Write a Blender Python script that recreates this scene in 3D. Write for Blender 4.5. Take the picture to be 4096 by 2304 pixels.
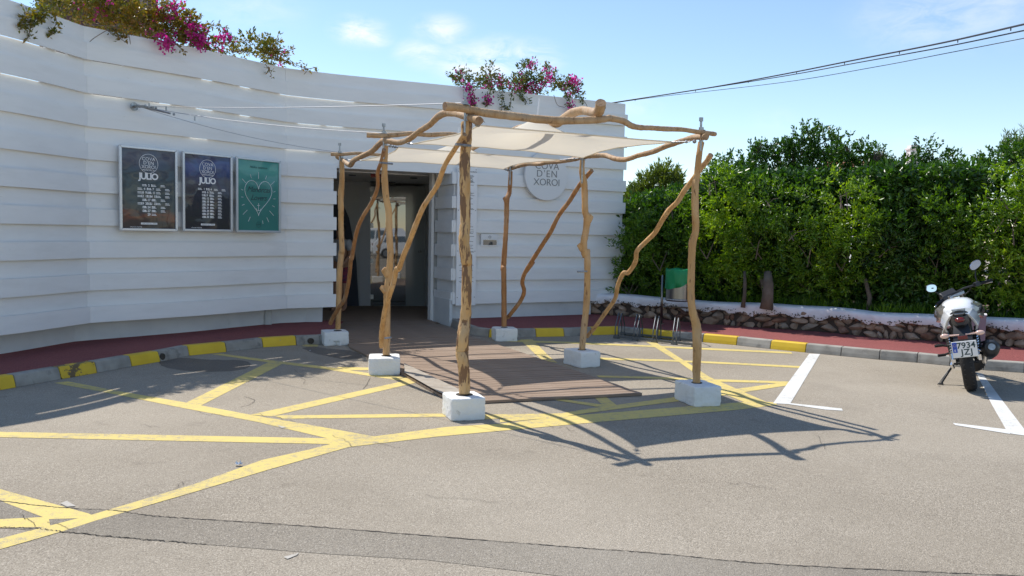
import bpy, bmesh, math, random
import numpy as np
from mathutils import Vector, Matrix
random.seed(7); rng = np.random.default_rng(11)
for o in list(bpy.data.objects): bpy.data.objects.remove(o)
S = bpy.context.scene
COL = S.collection
R = math.radians
# ------------------------------------------------------------------ camera
FPX = 3299.25; CXP, CYP = 2048.0, 1152.0; HOR = 938.0; ROLL = .018; EYE = 1.6
PITCH = math.atan((CYP-HOR)/FPX)
cd = bpy.data.cameras.new('camera'); cam = bpy.data.objects.new('camera', cd); COL.objects.link(cam); S.camera = cam
cd.sensor_width = 36; cd.lens = 36*FPX/4096; cd.clip_start = .05; cd.clip_end = 2000
cam.location = (0, 0, EYE)
cam.matrix_world = Matrix.Translation((0,0,EYE)) @ Matrix.Rotation(R(90)-PITCH, 4, 'X') @ Matrix.Rotation(ROLL, 4, 'Z')
# ------------------------------------------------------------------ light
SUN_AZ = R(136); SUN_EL = R(55.1)
SD = Vector((math.cos(SUN_EL)*math.cos(SUN_AZ), math.cos(SUN_EL)*math.sin(SUN_AZ), math.sin(SUN_EL)))
sl = bpy.data.lights.new('sun', 'SUN'); sl.energy = 4.3; sl.angle = R(.55); sl.color = (1, .955, .88)
sun = bpy.data.objects.new('sun', sl); COL.objects.link(sun)
sun.rotation_euler = (-SD).to_track_quat('-Z', 'Y').to_euler(); sun.location = SD*60
S.view_settings.view_transform = 'Standard'; S.view_settings.look = 'None'
S.view_settings.exposure = 0.28; S.view_settings.gamma = 1; S.view_settings.use_curve_mapping = False
# pixel (4096 wide photograph) -> world
def ray(x, y):
    u = (x-CXP)/FPX; v = (y-CYP)/FPX
    c, s = math.cos(ROLL), math.sin(ROLL)
    u2 = u*c+v*s; v2 = -u*s+v*c
    return Vector((u2, math.cos(PITCH)-v2*math.sin(PITCH), -v2*math.cos(PITCH)-math.sin(PITCH)))
def gp(x, y, z=0.0):
    d = ray(x, y); p = d*((z-EYE)/d.z); return Vector((p.x, p.y, z))
def at(x, y, Y):
    d = ray(x, y); p = d*(Y/d.y); return Vector((p.x, p.y, p.z+EYE))
def onplane(x, y, A, B):
    n = Vector((-(B[1]-A[1]), B[0]-A[0], 0)); d = ray(x, y)
    t = n.dot(Vector((A[0], A[1], 0)))/n.dot(Vector((d.x, d.y, 0))); p = d*t
    return Vector((p.x, p.y, p.z+EYE))
# ------------------------------------------------------------------ world: sky with thin clouds
W = bpy.data.worlds.new('World'); S.world = W; W.use_nodes = True
nt = W.node_tree; nt.nodes.clear()
def N(nt, t, **k):
    n = nt.nodes.new(t)
    for a, b in k.items(): setattr(n, a, b)
    return n
out = N(nt, 'ShaderNodeOutputWorld'); bg = N(nt, 'ShaderNodeBackground'); bg.inputs[1].default_value = .15
sky = N(nt, 'ShaderNodeTexSky', sky_type='NISHITA', sun_disc=False)
sky.sun_elevation = SUN_EL; sky.sun_rotation = math.atan2(SD.x, SD.y) % (2*math.pi)
sky.air_density = 1.0; sky.dust_density = .0; sky.ozone_density = 2.0; sky.altitude = 0
tc = N(nt, 'ShaderNodeTexCoord')
def wmath(op, a, b=None, c=None):
    n = N(nt, 'ShaderNodeMath', operation=op)
    for i, v in enumerate((a, b, c)):
        if v is None: continue
        if hasattr(v, 'links') or hasattr(v, 'node'): nt.links.new(v, n.inputs[i])
        else: n.inputs[i].default_value = v
    return n.outputs[0]
mp = N(nt, 'ShaderNodeMapping'); mp.inputs['Scale'].default_value = (9, 9, 22)
nt.links.new(tc.outputs['Generated'], mp.inputs[0])
noi = N(nt, 'ShaderNodeTexNoise'); noi.inputs['Scale'].default_value = 2.2; noi.inputs['Detail'].default_value = 9; noi.inputs['Roughness'].default_value = .62; noi.inputs['Distortion'].default_value = .5
nt.links.new(mp.outputs[0], noi.inputs[0])
total = None
CL = [(1440,125,.036,1.0),(1490,150,.026,.85),(1770,120,.038,.7),(1690,215,.036,.8),(1850,250,.045,.9),(1990,235,.052,1.1),(2110,235,.045,1.0),
      (1920,275,.04,.4),(3700,60,.08,.38),(3900,20,.09,.38),(2560,430,.03,.3),(3100,480,.03,.14),(950,60,.03,.1),(1000,30,.07,.25),(3680,560,.03,.12)]
for (x, y, r, a) in CL:
    d = ray(x, y).normalized()
    vm = N(nt, 'ShaderNodeVectorMath', operation='SUBTRACT'); nt.links.new(tc.outputs['Generated'], vm.inputs[0]); vm.inputs[1].default_value = d
    vs = N(nt, 'ShaderNodeVectorMath', operation='MULTIPLY'); nt.links.new(vm.outputs[0], vs.inputs[0]); vs.inputs[1].default_value = (1, 1, 1.9)
    vl = N(nt, 'ShaderNodeVectorMath', operation='LENGTH'); nt.links.new(vs.outputs[0], vl.inputs[0])
    m = N(nt, 'ShaderNodeMapRange', interpolation_type='SMOOTHSTEP'); nt.links.new(vl.outputs['Value'], m.inputs[0])
    m.inputs[1].default_value = 0; m.inputs[2].default_value = r*1.25; m.inputs[3].default_value = a; m.inputs[4].default_value = 0
    total = m.outputs[0] if total is None else wmath('MAXIMUM', total, m.outputs[0])
nr = N(nt, 'ShaderNodeMapRange'); nt.links.new(noi.outputs[0], nr.inputs[0]); nr.inputs[1].default_value = .36; nr.inputs[2].default_value = .66
cm = wmath('MULTIPLY', total, nr.outputs[0])
mix = N(nt, 'ShaderNodeMix', data_type='RGBA'); nt.links.new(cm, mix.inputs[0]); nt.links.new(sky.outputs[0], mix.inputs[6]); mix.inputs[7].default_value = (6.2, 6.3, 6.4, 1)
nt.links.new(mix.outputs[2], bg.inputs[0]); nt.links.new(bg.outputs[0], out.inputs[0])
# ------------------------------------------------------------------ materials
def mat(name, col, rough=.7, metal=0, spec=.5, col2=None, scale=8, detail=6, bump=0, bscale=None, bdist=.01, stretch=None,
        trans=0, coord='Object', contrast=(.35, .65), extra=None, coat=0):
    m = bpy.data.materials.new(name); m.use_nodes = True; t = m.node_tree; t.nodes.clear()
    o = N(t, 'ShaderNodeOutputMaterial'); b = N(t, 'ShaderNodeBsdfPrincipled')
    b.inputs['Roughness'].default_value = rough; b.inputs['Metallic'].default_value = metal; b.inputs['Specular IOR Level'].default_value = spec
    b.inputs['Coat Weight'].default_value = coat
    b.inputs['Base Color'].default_value = (*col, 1)
    tcn = N(t, 'ShaderNodeTexCoord'); mpn = N(t, 'ShaderNodeMapping'); t.links.new(tcn.outputs[coord], mpn.inputs[0])
    if stretch: mpn.inputs['Scale'].default_value = stretch
    cur = None
    if col2:
        n = N(t, 'ShaderNodeTexNoise'); n.inputs['Scale'].default_value = scale; n.inputs['Detail'].default_value = detail; t.links.new(mpn.outputs[0], n.inputs[0])
        r = N(t, 'ShaderNodeMapRange'); r.inputs[1].default_value, r.inputs[2].default_value = contrast; t.links.new(n.outputs[0], r.inputs[0])
        x = N(t, 'ShaderNodeMix', data_type='RGBA'); x.inputs[6].default_value = (*col, 1); x.inputs[7].default_value = (*col2, 1)
        t.links.new(r.outputs[0], x.inputs[0]); cur = x.outputs[2]
    if extra:
        for (c3, sc, lo, hi, amt) in extra:
            n = N(t, 'ShaderNodeTexNoise'); n.inputs['Scale'].default_value = sc; n.inputs['Detail'].default_value = 5; n.inputs['Roughness'].default_value = .6; t.links.new(mpn.outputs[0], n.inputs[0])
            r = N(t, 'ShaderNodeMapRange'); r.inputs[1].default_value, r.inputs[2].default_value = lo, hi; r.inputs[4].default_value = amt; t.links.new(n.outputs[0], r.inputs[0])
            x = N(t, 'ShaderNodeMix', data_type='RGBA')
            if cur: t.links.new(cur, x.inputs[6])
            else: x.inputs[6].default_value = (*col, 1)
            x.inputs[7].default_value = (*c3, 1); t.links.new(r.outputs[0], x.inputs[0]); cur = x.outputs[2]
    if cur: t.links.new(cur, b.inputs['Base Color'])
    if bump:
        n = N(t, 'ShaderNodeTexNoise'); n.inputs['Scale'].default_value = bscale or scale*3; n.inputs['Detail'].default_value = 6; t.links.new(mpn.outputs[0], n.inputs[0])
        bp = N(t, 'ShaderNodeBump'); bp.inputs['Strength'].default_value = bump; bp.inputs['Distance'].default_value = bdist
        t.links.new(n.outputs[0], bp.inputs['Height']); t.links.new(bp.outputs[0], b.inputs['Normal'])
    if trans:
        tr = N(t, 'ShaderNodeBsdfTranslucent'); 
        if cur: t.links.new(cur, tr.inputs[0])
        else: tr.inputs[0].default_value = (*col, 1)
        ms = N(t, 'ShaderNodeMixShader'); ms.inputs[0].default_value = trans
        t.links.new(b.outputs[0], ms.inputs[1]); t.links.new(tr.outputs[0], ms.inputs[2]); t.links.new(ms.outputs[0], o.inputs[0])
    else: t.links.new(b.outputs[0], o.inputs[0])
    return m
def leafmat(name, cols, rough=.38, trans=.3, spec=.5):
    m = bpy.data.materials.new(name); m.use_nodes = True; t = m.node_tree; t.nodes.clear()
    o = N(t, 'ShaderNodeOutputMaterial'); b = N(t, 'ShaderNodeBsdfPrincipled'); b.inputs['Roughness'].default_value = rough; b.inputs['Specular IOR Level'].default_value = spec
    g = N(t, 'ShaderNodeNewGeometry'); cr = N(t, 'ShaderNodeValToRGB'); e = cr.color_ramp.elements
    tcn = N(t, 'ShaderNodeTexCoord'); n = N(t, 'ShaderNodeTexNoise'); n.inputs['Scale'].default_value = 1.1; n.inputs['Detail'].default_value = 3; t.links.new(tcn.outputs['Object'], n.inputs[0])
    ad = N(t, 'ShaderNodeMath', operation='MULTIPLY_ADD'); t.links.new(n.outputs[0], ad.inputs[0]); ad.inputs[1].default_value = 1.3; ad.inputs[2].default_value = -.42
    a2 = N(t, 'ShaderNodeMath', operation='MULTIPLY_ADD'); t.links.new(g.outputs['Random Per Island'], a2.inputs[0]); a2.inputs[1].default_value = .62; t.links.new(ad.outputs[0], a2.inputs[2])
    while len(e) < len(cols): e.new(.5)
    for i, c in enumerate(cols): e[i].position = i/(len(cols)-1); e[i].color = (*c, 1)
    t.links.new(a2.outputs[0], cr.inputs[0]); t.links.new(cr.outputs[0], b.inputs['Base Color'])
    tr = N(t, 'ShaderNodeBsdfTranslucent'); hs = N(t, 'ShaderNodeHueSaturation'); hs.inputs['Value'].default_value = 1.6; hs.inputs['Saturation'].default_value = 1.15
    t.links.new(cr.outputs[0], hs.inputs['Color']); t.links.new(hs.outputs[0], tr.inputs[0])
    ms = N(t, 'ShaderNodeMixShader'); ms.inputs[0].default_value = trans
    t.links.new(b.outputs[0], ms.inputs[1]); t.links.new(tr.outputs[0], ms.inputs[2]); t.links.new(ms.outputs[0], o.inputs[0])
    return m
def speckle(name, base, dark, light, blotch, bscale=160, rough=.92, crack=False):
    """asphalt-like: fine stone speckle, mid blotches, bump"""
    m = bpy.data.materials.new(name); m.use_nodes = True; t = m.node_tree; t.nodes.clear()
    o = N(t, 'ShaderNodeOutputMaterial'); b = N(t, 'ShaderNodeBsdfPrincipled'); b.inputs['Roughness'].default_value = rough; b.inputs['Specular IOR Level'].default_value = .25
    tcn = N(t, 'ShaderNodeTexCoord')
    v = N(t, 'ShaderNodeTexVoronoi'); v.inputs['Scale'].default_value = bscale; t.links.new(tcn.outputs['Object'], v.inputs[0])
    sp = N(t, 'ShaderNodeSeparateColor'); t.links.new(v.outputs['Color'], sp.inputs[0])
    cr = N(t, 'ShaderNodeValToRGB'); e = cr.color_ramp.elements; e.new(.5); e.new(.86)
    e[0].position = 0; e[0].color = (*dark, 1); e[1].position = .42; e[1].color = (*base, 1); e[2].position = .8; e[2].color = (*base, 1); e[3].position = 1; e[3].color = (*light, 1)
    t.links.new(sp.outputs[0], cr.inputs[0]); cur = cr.outputs[0]
    for sc, lo, hi, amt, c in ((1.1, .42, .72, .5, blotch), (9, .5, .75, .35, blotch), (38, .62, .72, .55, dark), (.35, .4, .7, .35, light), (2.6, .66, .72, .3, dark), (.8, .55, .75, .35, dark)):
        n = N(t, 'ShaderNodeTexNoise'); n.inputs['Scale'].default_value = sc; n.inputs['Detail'].default_value = 6; t.links.new(tcn.outputs['Object'], n.inputs[0])
        r = N(t, 'ShaderNodeMapRange'); r.inputs[1].default_value = lo; r.inputs[2].default_value = hi; r.inputs[4].default_value = amt; t.links.new(n.outputs[0], r.inputs[0])
        x = N(t, 'ShaderNodeMix', data_type='RGBA'); t.links.new(r.outputs[0], x.inputs[0]); t.links.new(cur, x.inputs[6]); x.inputs[7].default_value = (*c, 1); cur = x.outputs[2]
    t.links.new(cur, b.inputs['Base Color'])
    bp = N(t, 'ShaderNodeBump'); bp.inputs['Strength'].default_value = .8; bp.inputs['Distance'].default_value = .004
    t.links.new(v.outputs['Distance'], bp.inputs['Height']); bp.invert = True; t.links.new(bp.outputs[0], b.inputs['Normal'])
    t.links.new(b.outputs[0], o.inputs[0]); return m
def paintmat(name, col, under, wear=.5, bscale=160):
    m = bpy.data.materials.new(name); m.use_nodes = True; t = m.node_tree; t.nodes.clear()
    o = N(t, 'ShaderNodeOutputMaterial'); b = N(t, 'ShaderNodeBsdfPrincipled'); b.inputs['Roughness'].default_value = .75; b.inputs['Specular IOR Level'].default_value = .3
    tcn = N(t, 'ShaderNodeTexCoord'); v = N(t, 'ShaderNodeTexVoronoi'); v.inputs['Scale'].default_value = bscale; t.links.new(tcn.outputs['Object'], v.inputs[0])
    n = N(t, 'ShaderNodeTexNoise'); n.inputs['Scale'].default_value = 14; n.inputs['Detail'].default_value = 9; n.inputs['Roughness'].default_value = .75; t.links.new(tcn.outputs['Object'], n.inputs[0])
    n2 = N(t, 'ShaderNodeTexNoise'); n2.inputs['Scale'].default_value = 1.3; t.links.new(tcn.outputs['Object'], n2.inputs[0])
    s = N(t, 'ShaderNodeMath', operation='MULTIPLY_ADD'); t.links.new(v.outputs['Distance'], s.inputs[0]); s.inputs[1].default_value = .25; t.links.new(n.outputs[0], s.inputs[2])
    s2 = N(t, 'ShaderNodeMath', operation='MULTIPLY_ADD'); t.links.new(n2.outputs[0], s2.inputs[0]); s2.inputs[1].default_value = .35; t.links.new(s.outputs[0], s2.inputs[2])
    r = N(t, 'ShaderNodeMapRange'); r.inputs[1].default_value = 1.02-wear*.25; r.inputs[2].default_value = 1.1-wear*.15; r.inputs[4].default_value = .85; t.links.new(s2.outputs[0], r.inputs[0])
    c2 = tuple(c*.8 for c in col)
    x0 = N(t, 'ShaderNodeMix', data_type='RGBA'); t.links.new(n2.outputs[0], x0.inputs[0]); x0.inputs[6].default_value = (*col, 1); x0.inputs[7].default_value = (*c2, 1)
    x = N(t, 'ShaderNodeMix', data_type='RGBA'); t.links.new(r.outputs[0], x.inputs[0]); t.links.new(x0.outputs[2], x.inputs[6]); x.inputs[7].default_value = (*under, 1)
    t.links.new(x.outputs[2], b.inputs['Base Color'])
    bp = N(t, 'ShaderNodeBump'); bp.inputs['Strength'].default_value = .6; bp.inputs['Distance'].default_value = .003; bp.invert = True
    t.links.new(v.outputs['Distance'], bp.inputs['Height']); t.links.new(bp.outputs[0], b.inputs['Normal'])
    t.links.new(b.outputs[0], o.inputs[0]); return m
M = {}
M['asphalt'] = speckle('asphalt', (.34,.292,.228), (.18,.152,.117), (.53,.465,.375), (.28,.238,.182), 170)
M['asphalt_patch'] = speckle('asphalt_patch', (.275,.238,.187), (.15,.13,.105), (.43,.385,.32), (.225,.196,.158), 170)
M['scuff'] = mat('scuff', (.4,.36,.3), .9, col2=(.5,.47,.42), scale=30)
M['crack'] = mat('crack', (.06,.05,.04), .95)
M['yellow_line'] = paintmat('yellow_line', (.74,.58,.19), (.34,.29,.23), .85)
M['white_line'] = paintmat('white_line', (.76,.75,.71), (.36,.32,.27), .6)
M['pavement'] = speckle('pavement', (.26,.075,.07), (.16,.05,.048), (.34,.12,.11), (.2,.06,.06), 90)
M['board'] = mat('board', (.85,.85,.84), .5, spec=.35, col2=(.82,.82,.81), scale=2, bump=.12, bscale=60, bdist=.002, stretch=(1,1,5), extra=[((.66,.65,.62), 1.6, .5, .8, .35), ((.55,.53,.48), 11, .66, .8, .5)])
M['plinth'] = mat('plinth', (.7,.72,.72), .8, col2=(.62,.64,.65), scale=2.5, bump=.3, bscale=20, extra=[((.4,.4,.38), 5, .62, .8, .4)])
M['white'] = mat('white', (.78,.78,.77), .6)
M['ceiling'] = mat('ceiling', (.9,.87,.8), .7)
M['interior'] = mat('interior', (.46,.48,.48), .55, col2=(.5,.52,.52), scale=2)
M['jamb_grey'] = mat('jamb_grey', (.5,.52,.55), .6)
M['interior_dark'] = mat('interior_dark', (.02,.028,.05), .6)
M['glass_dark'] = mat('glass_dark', (.06,.07,.07), .02, spec=.5); M['glass_dark'].node_tree.nodes['Principled BSDF'].inputs['IOR'].default_value = 2.4
M['glass_grey'] = mat('glass_grey', (.3,.33,.33), .1, spec=.6)
M['alu'] = mat('alu', (.62,.64,.67), .35, metal=.6)
M['metal'] = mat('metal', (.42,.43,.44), .38, metal=.9, col2=(.28,.28,.28), scale=30)
M['galv'] = mat('galv', (.16,.17,.18), .45, metal=.8)
M['steel'] = mat('steel', (.24,.23,.21), .3, metal=1, col2=(.25,.24,.23), scale=60)
M['black'] = mat('black', (.018,.018,.02), .45)
M['rubber'] = mat('rubber', (.016,.015,.015), .85, bump=.4, bscale=60)
M['chrome'] = mat('chrome', (.75,.75,.76), .12, metal=1)
M['deck'] = mat('deck', (.31,.215,.15), .7, col2=(.21,.145,.1), scale=5, stretch=(1.2,26,8), bump=.4, bscale=14, bdist=.003, extra=[((.38,.3,.235), 1.7, .5, .75, .6)])
M['deck_light'] = mat('deck_light', (.4,.35,.29), .8, col2=(.33,.28,.22), scale=8, bump=.3)
def woodmat(name, a, b_, c, patch=0):
    return mat(name, a, .62, spec=.35, col2=b_, scale=3.2, detail=8, stretch=(5,5,1.1), bump=.9, bscale=9, bdist=.012, contrast=(.38,.66),
               extra=[((.47,.36,.25), 1.3, .5, .72, .6), (c, 7.5, .60, .67, .85), (c, 15, .67, .71, .9)]+([((.19,.10,.05), 3.4, .52, .54, .95)] if patch else []))
M['wood'] = woodmat('wood', (.6,.36,.155), (.46,.25,.095), (.18,.085,.035))
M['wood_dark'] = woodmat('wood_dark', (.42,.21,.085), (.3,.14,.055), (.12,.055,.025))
M['wood_bark'] = woodmat('wood_bark', (.62,.39,.175), (.5,.28,.105), (.2,.1,.05), 1)
M['wood_beam'] = woodmat('wood_beam', (.50,.325,.175), (.38,.23,.115), (.17,.09,.045))
M['wood_end'] = mat('wood_end', (.4,.25,.14), .8, col2=(.25,.14,.07), scale=22, bump=.5)
M['footing'] = mat('footing', (.8,.8,.78), .8, col2=(.76,.76,.74), scale=4, bump=.9, bscale=26, bdist=.012, extra=[((.6,.57,.5), 5, .52, .75, .5), ((.38,.35,.3), 13, .64, .74, .65)])
M['sail'] = mat('sail', (.88,.81,.67), .8, spec=.1, trans=.4, col2=(.83,.77,.65), scale=2)
M['cable'] = mat('cable', (.45,.46,.48), .6, metal=.3)
M['black_cable'] = mat('black_cable', (.02,.02,.03), .6)
M['kerb'] = mat('kerb', (.38,.355,.31), .85, col2=(.27,.25,.215), scale=5, bump=.6, bscale=60, bdist=.004, extra=[((.13,.12,.11), 6, .56, .72, .75)])
M['kerb_yellow'] = mat('kerb_yellow', (.78,.52,.025), .6, col2=(.7,.45,.02), scale=4, bump=.5, bscale=40, bdist=.004, extra=[((.3,.27,.22), 18, .69, .72, .8)])
M['kerb_worn'] = mat('kerb_worn', (.72,.48,.03), .65, col2=(.6,.38,.03), scale=4, bump=.5, bscale=40, bdist=.004, extra=[((.13,.09,.05), 8, .5, .53, .95)])
M['coping'] = mat('coping', (.82,.81,.82), .75, col2=(.74,.71,.72), scale=4, bump=.8, bscale=14, bdist=.015, extra=[((.4,.34,.32), 14, .66, .74, .6)])
M['pillar'] = mat('pillar', (.27,.21,.23), .8, col2=(.22,.17,.19), scale=5, bump=.5)
M['mortar'] = mat('mortar', (.09,.065,.05), .95, col2=(.06,.045,.035), scale=14, bump=1, bscale=30)
M['stone'] = mat('stone', (.42,.3,.21), .9, col2=(.25,.165,.11), scale=5, bump=.9, bscale=16, bdist=.02, extra=[((.52,.42,.32), 7, .55, .75, .6)])
M['stone_grey'] = mat('stone_grey', (.38,.31,.24), .9, col2=(.24,.18,.13), scale=6, bump=.9, bscale=16, bdist=.02)
M['stone_red'] = mat('stone_red', (.33,.18,.115), .9, col2=(.15,.075,.05), scale=6, bump=.9, bscale=16, bdist=.02, extra=[((.42,.27,.2), 8, .58, .75, .6)])
M['soil'] = mat('soil', (.09,.06,.04), 1, col2=(.2,.13,.08), scale=9, bump=1, bscale=20)
M['bark'] = mat('bark', (.17,.13,.1), .9, col2=(.1,.075,.055), scale=6, bump=.8, bscale=20)
M['twig'] = mat('twig', (.2,.16,.12), .9)
M['green_bag'] = mat('green_bag', (.02,.36,.13), .4, trans=.35, bump=.6, bscale=8, bdist=.02)
M['roof_tile'] = mat('roof_tile', (.5,.2,.12), .8, col2=(.4,.15,.08), scale=8)
M['house'] = mat('house', (.75,.72,.7), .8)
M['brown_hut'] = mat('brown_hut', (.1,.045,.04), .8, col2=(.07,.03,.03), scale=5, stretch=(8,8,1))
M['letter_white'] = mat('letter_white', (.85,.85,.85), .5)
M['letter_grey'] = mat('letter_grey', (.2,.21,.21), .5)
M['letter_dark'] = mat('letter_dark', (.02,.05,.055), .5)
M['bike_white'] = mat('bike_white', (.78,.79,.8), .2, coat=.6)
M['bike_grey'] = mat('bike_grey', (.28,.27,.25), .25, metal=.4, coat=.6)
M['bike_red'] = mat('bike_red', (.16,.012,.01), .2, coat=.5)
M['orange_lens'] = mat('orange_lens', (.75,.5,.4), .15, coat=.6)
M['plate'] = mat('plate', (.78,.78,.78), .4)
M['plate_blue'] = mat('plate_blue', (.02,.08,.45), .4)
M['mirror'] = mat('mirror', (.42,.52,.72), .03, metal=1)
M['leaf_hedge'] = leafmat('leaf_hedge', [(.022,.055,.008),(.06,.13,.014),(.13,.24,.022),(.24,.37,.035)], .3, .38)
M['leaf_bright'] = leafmat('leaf_bright', [(.04,.095,.01),(.11,.21,.016),(.22,.35,.03),(.33,.44,.045)], .32, .42)
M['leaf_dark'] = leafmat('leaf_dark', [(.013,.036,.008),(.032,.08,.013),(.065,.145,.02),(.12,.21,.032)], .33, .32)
M['leaf_olive'] = leafmat('leaf_olive', [(.05,.08,.015),(.09,.13,.02),(.13,.17,.03),(.17,.2,.04)], .5, .3)
M['leaf_red'] = leafmat('leaf_red', [(.06,.13,.02),(.13,.2,.03),(.22,.18,.03),(.3,.09,.03)], .5, .35)
M['leaf_boug'] = leafmat('leaf_boug', [(.045,.075,.012),(.12,.13,.02),(.22,.17,.025),(.26,.13,.03)], .45, .35)
M['leaf_bougr'] = leafmat('leaf_bougr', [(.035,.06,.015),(.07,.1,.02),(.13,.14,.03),(.2,.12,.04)], .45, .35)
M['flower'] = leafmat('flower', [(.32,.02,.16),(.52,.035,.28),(.64,.09,.38),(.55,.06,.24)], .6, .45)
# ------------------------------------------------------------------ object helpers
def link(name, me, m=None, parent=None):
    o = bpy.data.objects.new(name, me); COL.objects.link(o)
    if m is not None and me is not None:
        for x in (m if isinstance(m, (list, tuple)) else [m]): me.materials.append(M[x] if isinstance(x, str) else x)
    if parent is not None: o.parent = parent
    return o
def thing(name, loc, label, cat, group=None, rot=None):
    o = bpy.data.objects.new(name, None); o.empty_display_size = .2; COL.objects.link(o); o.location = loc
    if rot: o.rotation_euler = rot
    return tag(o, label, cat, group)
def tag(o, label=None, cat=None, group=None, kind=None):
    if label: o['label'] = label
    if cat: o['category'] = cat
    if group: o['group'] = group
    if kind: o['kind'] = kind
    return o
def wparent(o, p):
    """parent a mesh whose vertices are in world coordinates to a thing (unrotated)"""
    o.parent = p; o.location = -p.location if p.parent is None else (0,0,0); return o
def mesh(name, V, F, smooth=False):
    me = bpy.data.meshes.new(name); me.from_pydata([tuple(v) for v in V], [], F); me.update()
    if smooth: me.polygons.foreach_set('use_smooth', [True]*len(me.polygons))
    return me
def fixn(me):
    bm = bmesh.new(); bm.from_mesh(me); bmesh.ops.recalc_face_normals(bm, faces=bm.faces); bm.to_mesh(me); bm.free(); return me
class MB:
    def __init__(s): s.V = []; s.F = []; s.mi = []
    def add(s, V, F, mi=0):
        b = len(s.V); s.V += [Vector(v) for v in V]; s.F += [tuple(b+i for i in f) for f in F]; s.mi += [mi]*len(F)
    def box(s, c, d, M3=None, mi=0):
        x, y, z = [q/2 for q in d]
        V = [Vector((sx*x, sy*y, sz*z)) for sz in (-1,1) for sy in (-1,1) for sx in (-1,1)]
        if M3: V = [M3 @ v for v in V]
        V = [v+Vector(c) for v in V]
        s.add(V, [(0,2,3,1),(4,5,7,6),(0,1,5,4),(2,6,7,3),(0,4,6,2),(1,3,7,5)], mi)
    def tube(s, pts, r, n=8, caps=True, mi=0, wob=0, seed=0, capmi=None):
        pts = [Vector(p) for p in pts]; k = len(pts); rr = r if isinstance(r, (list, tuple)) else [r]*k
        rs = random.Random(seed); b = len(s.V); ph = rs.random()*9
        up = Vector((.31,.2,.93)).normalized(); prev = None
        for i, p in enumerate(pts):
            t = (pts[min(i+1,k-1)]-pts[max(i-1,0)]).normalized()
            if prev is None: a = t.cross(up if abs(t.dot(up)) < .95 else Vector((1,0,0))).normalized()
            else: a = (prev-t*prev.dot(t)).normalized()
            prev = a; c = t.cross(a)
            for j in range(n):
                th = 2*math.pi*j/n
                q = rr[i]*(1+(wob*(math.sin(3*th+ph+i*.35)*.6+math.sin(5*th-i*.5+ph)*.4+(rs.random()-.5)*.8) if wob else 0))
                s.V.append(p+(a*math.cos(th)+c*math.sin(th))*q)
        for i in range(k-1):
            for j in range(n):
                s.F.append((b+i*n+j, b+i*n+(j+1)%n, b+(i+1)*n+(j+1)%n, b+(i+1)*n+j)); s.mi.append(mi)
        if caps:
            s.F.append(tuple(b+j for j in range(n))[::-1]); s.F.append(tuple(b+(k-1)*n+j for j in range(n))); s.mi += [mi if capmi is None else capmi]*2
    def loft(s, rings, closed=True, caps=True, mi=0):
        b = len(s.V); n = len(rings[0])
        for r_ in rings: s.V += [Vector(v) for v in r_]
        for i in range(len(rings)-1):
            for j in range(n if closed else n-1):
                s.F.append((b+i*n+j, b+i*n+(j+1)%n, b+(i+1)*n+(j+1)%n, b+(i+1)*n+j)); s.mi.append(mi)
        if caps and closed:
            s.F.append(tuple(b+j for j in range(n))[::-1]); s.F.append(tuple(b+(len(rings)-1)*n+j for j in range(n))); s.mi += [mi]*2
    def sphere(s, c, r, nu=12, nv=8, M3=None, mi=0):
        r = Vector(r) if hasattr(r, '__len__') else Vector((r,r,r)); c = Vector(c); rings = []
        V = []; F = []
        for i in range(nv+1):
            ph = math.pi*i/nv
            for j in range(nu):
                th = 2*math.pi*j/nu
                v = Vector((r.x*math.sin(ph)*math.cos(th), r.y*math.sin(ph)*math.sin(th), r.z*math.cos(ph)))
                if M3: v = M3 @ v
                V.append(c+v)
        for i in range(nv):
            for j in range(nu): F.append((i*nu+j, (i+1)*nu+j, (i+1)*nu+(j+1)%nu, i*nu+(j+1)%nu))
        s.add(V, F, mi)
    def disc(s, c, nrm, r, n=24, th=.01, mi=0):
        c = Vector(c); nrm = Vector(nrm).normalized(); s.tube([c, c+nrm*th], r, n, mi=mi)
    def build(s, name, m, parent=None, smooth=False, world=True, bevel=0, fix=True, angle=None):
        me = mesh(name, s.V, s.F, smooth)
        if any(s.mi): me.polygons.foreach_set('material_index', s.mi)
        if fix: fixn(me)
        if angle is not None and smooth:
            me.set_sharp_from_angle(angle=R(angle))
        o = link(name, me, m)
        if parent is not None:
            if world and parent.parent is None and parent.type == 'EMPTY': wparent(o, parent)
            else: o.parent = parent
        if bevel:
            b = o.modifiers.new('bevel', 'BEVEL'); b.width = bevel; b.segments = 2; b.limit_method = 'ANGLE'
        return o
def cr(pts, n):
    """Catmull-Rom through pts (any dimension), n samples per span"""
    P = [np.array(p, float) for p in pts]; P = [2*P[0]-P[1]]+P+[2*P[-1]-P[-2]]; o = []
    for i in range(1, len(P)-2):
        for k in range(n):
            t = k/n; a, b, c, d = P[i-1:i+3]
            o.append(.5*((2*b)+(-a+c)*t+(2*a-5*b+4*c-d)*t*t+(-a+3*b-3*c+d)*t**3))
    o.append(P[-2]); return o
def poly_sheet(name, pxpts, z, m, **k):
    V = [gp(x, y, z) for x, y in pxpts]
    bm = bmesh.new(); f = bm.faces.new([bm.verts.new(v) for v in V]); bmesh.ops.triangulate(bm, faces=[f])
    me = bpy.data.meshes.new(name); bmesh.ops.recalc_face_normals(bm, faces=bm.faces); bm.to_mesh(me); bm.free()
    if me.polygons[0].normal.z < 0: me.flip_normals()
    return link(name, me, m, **k)
FONT = None
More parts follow.
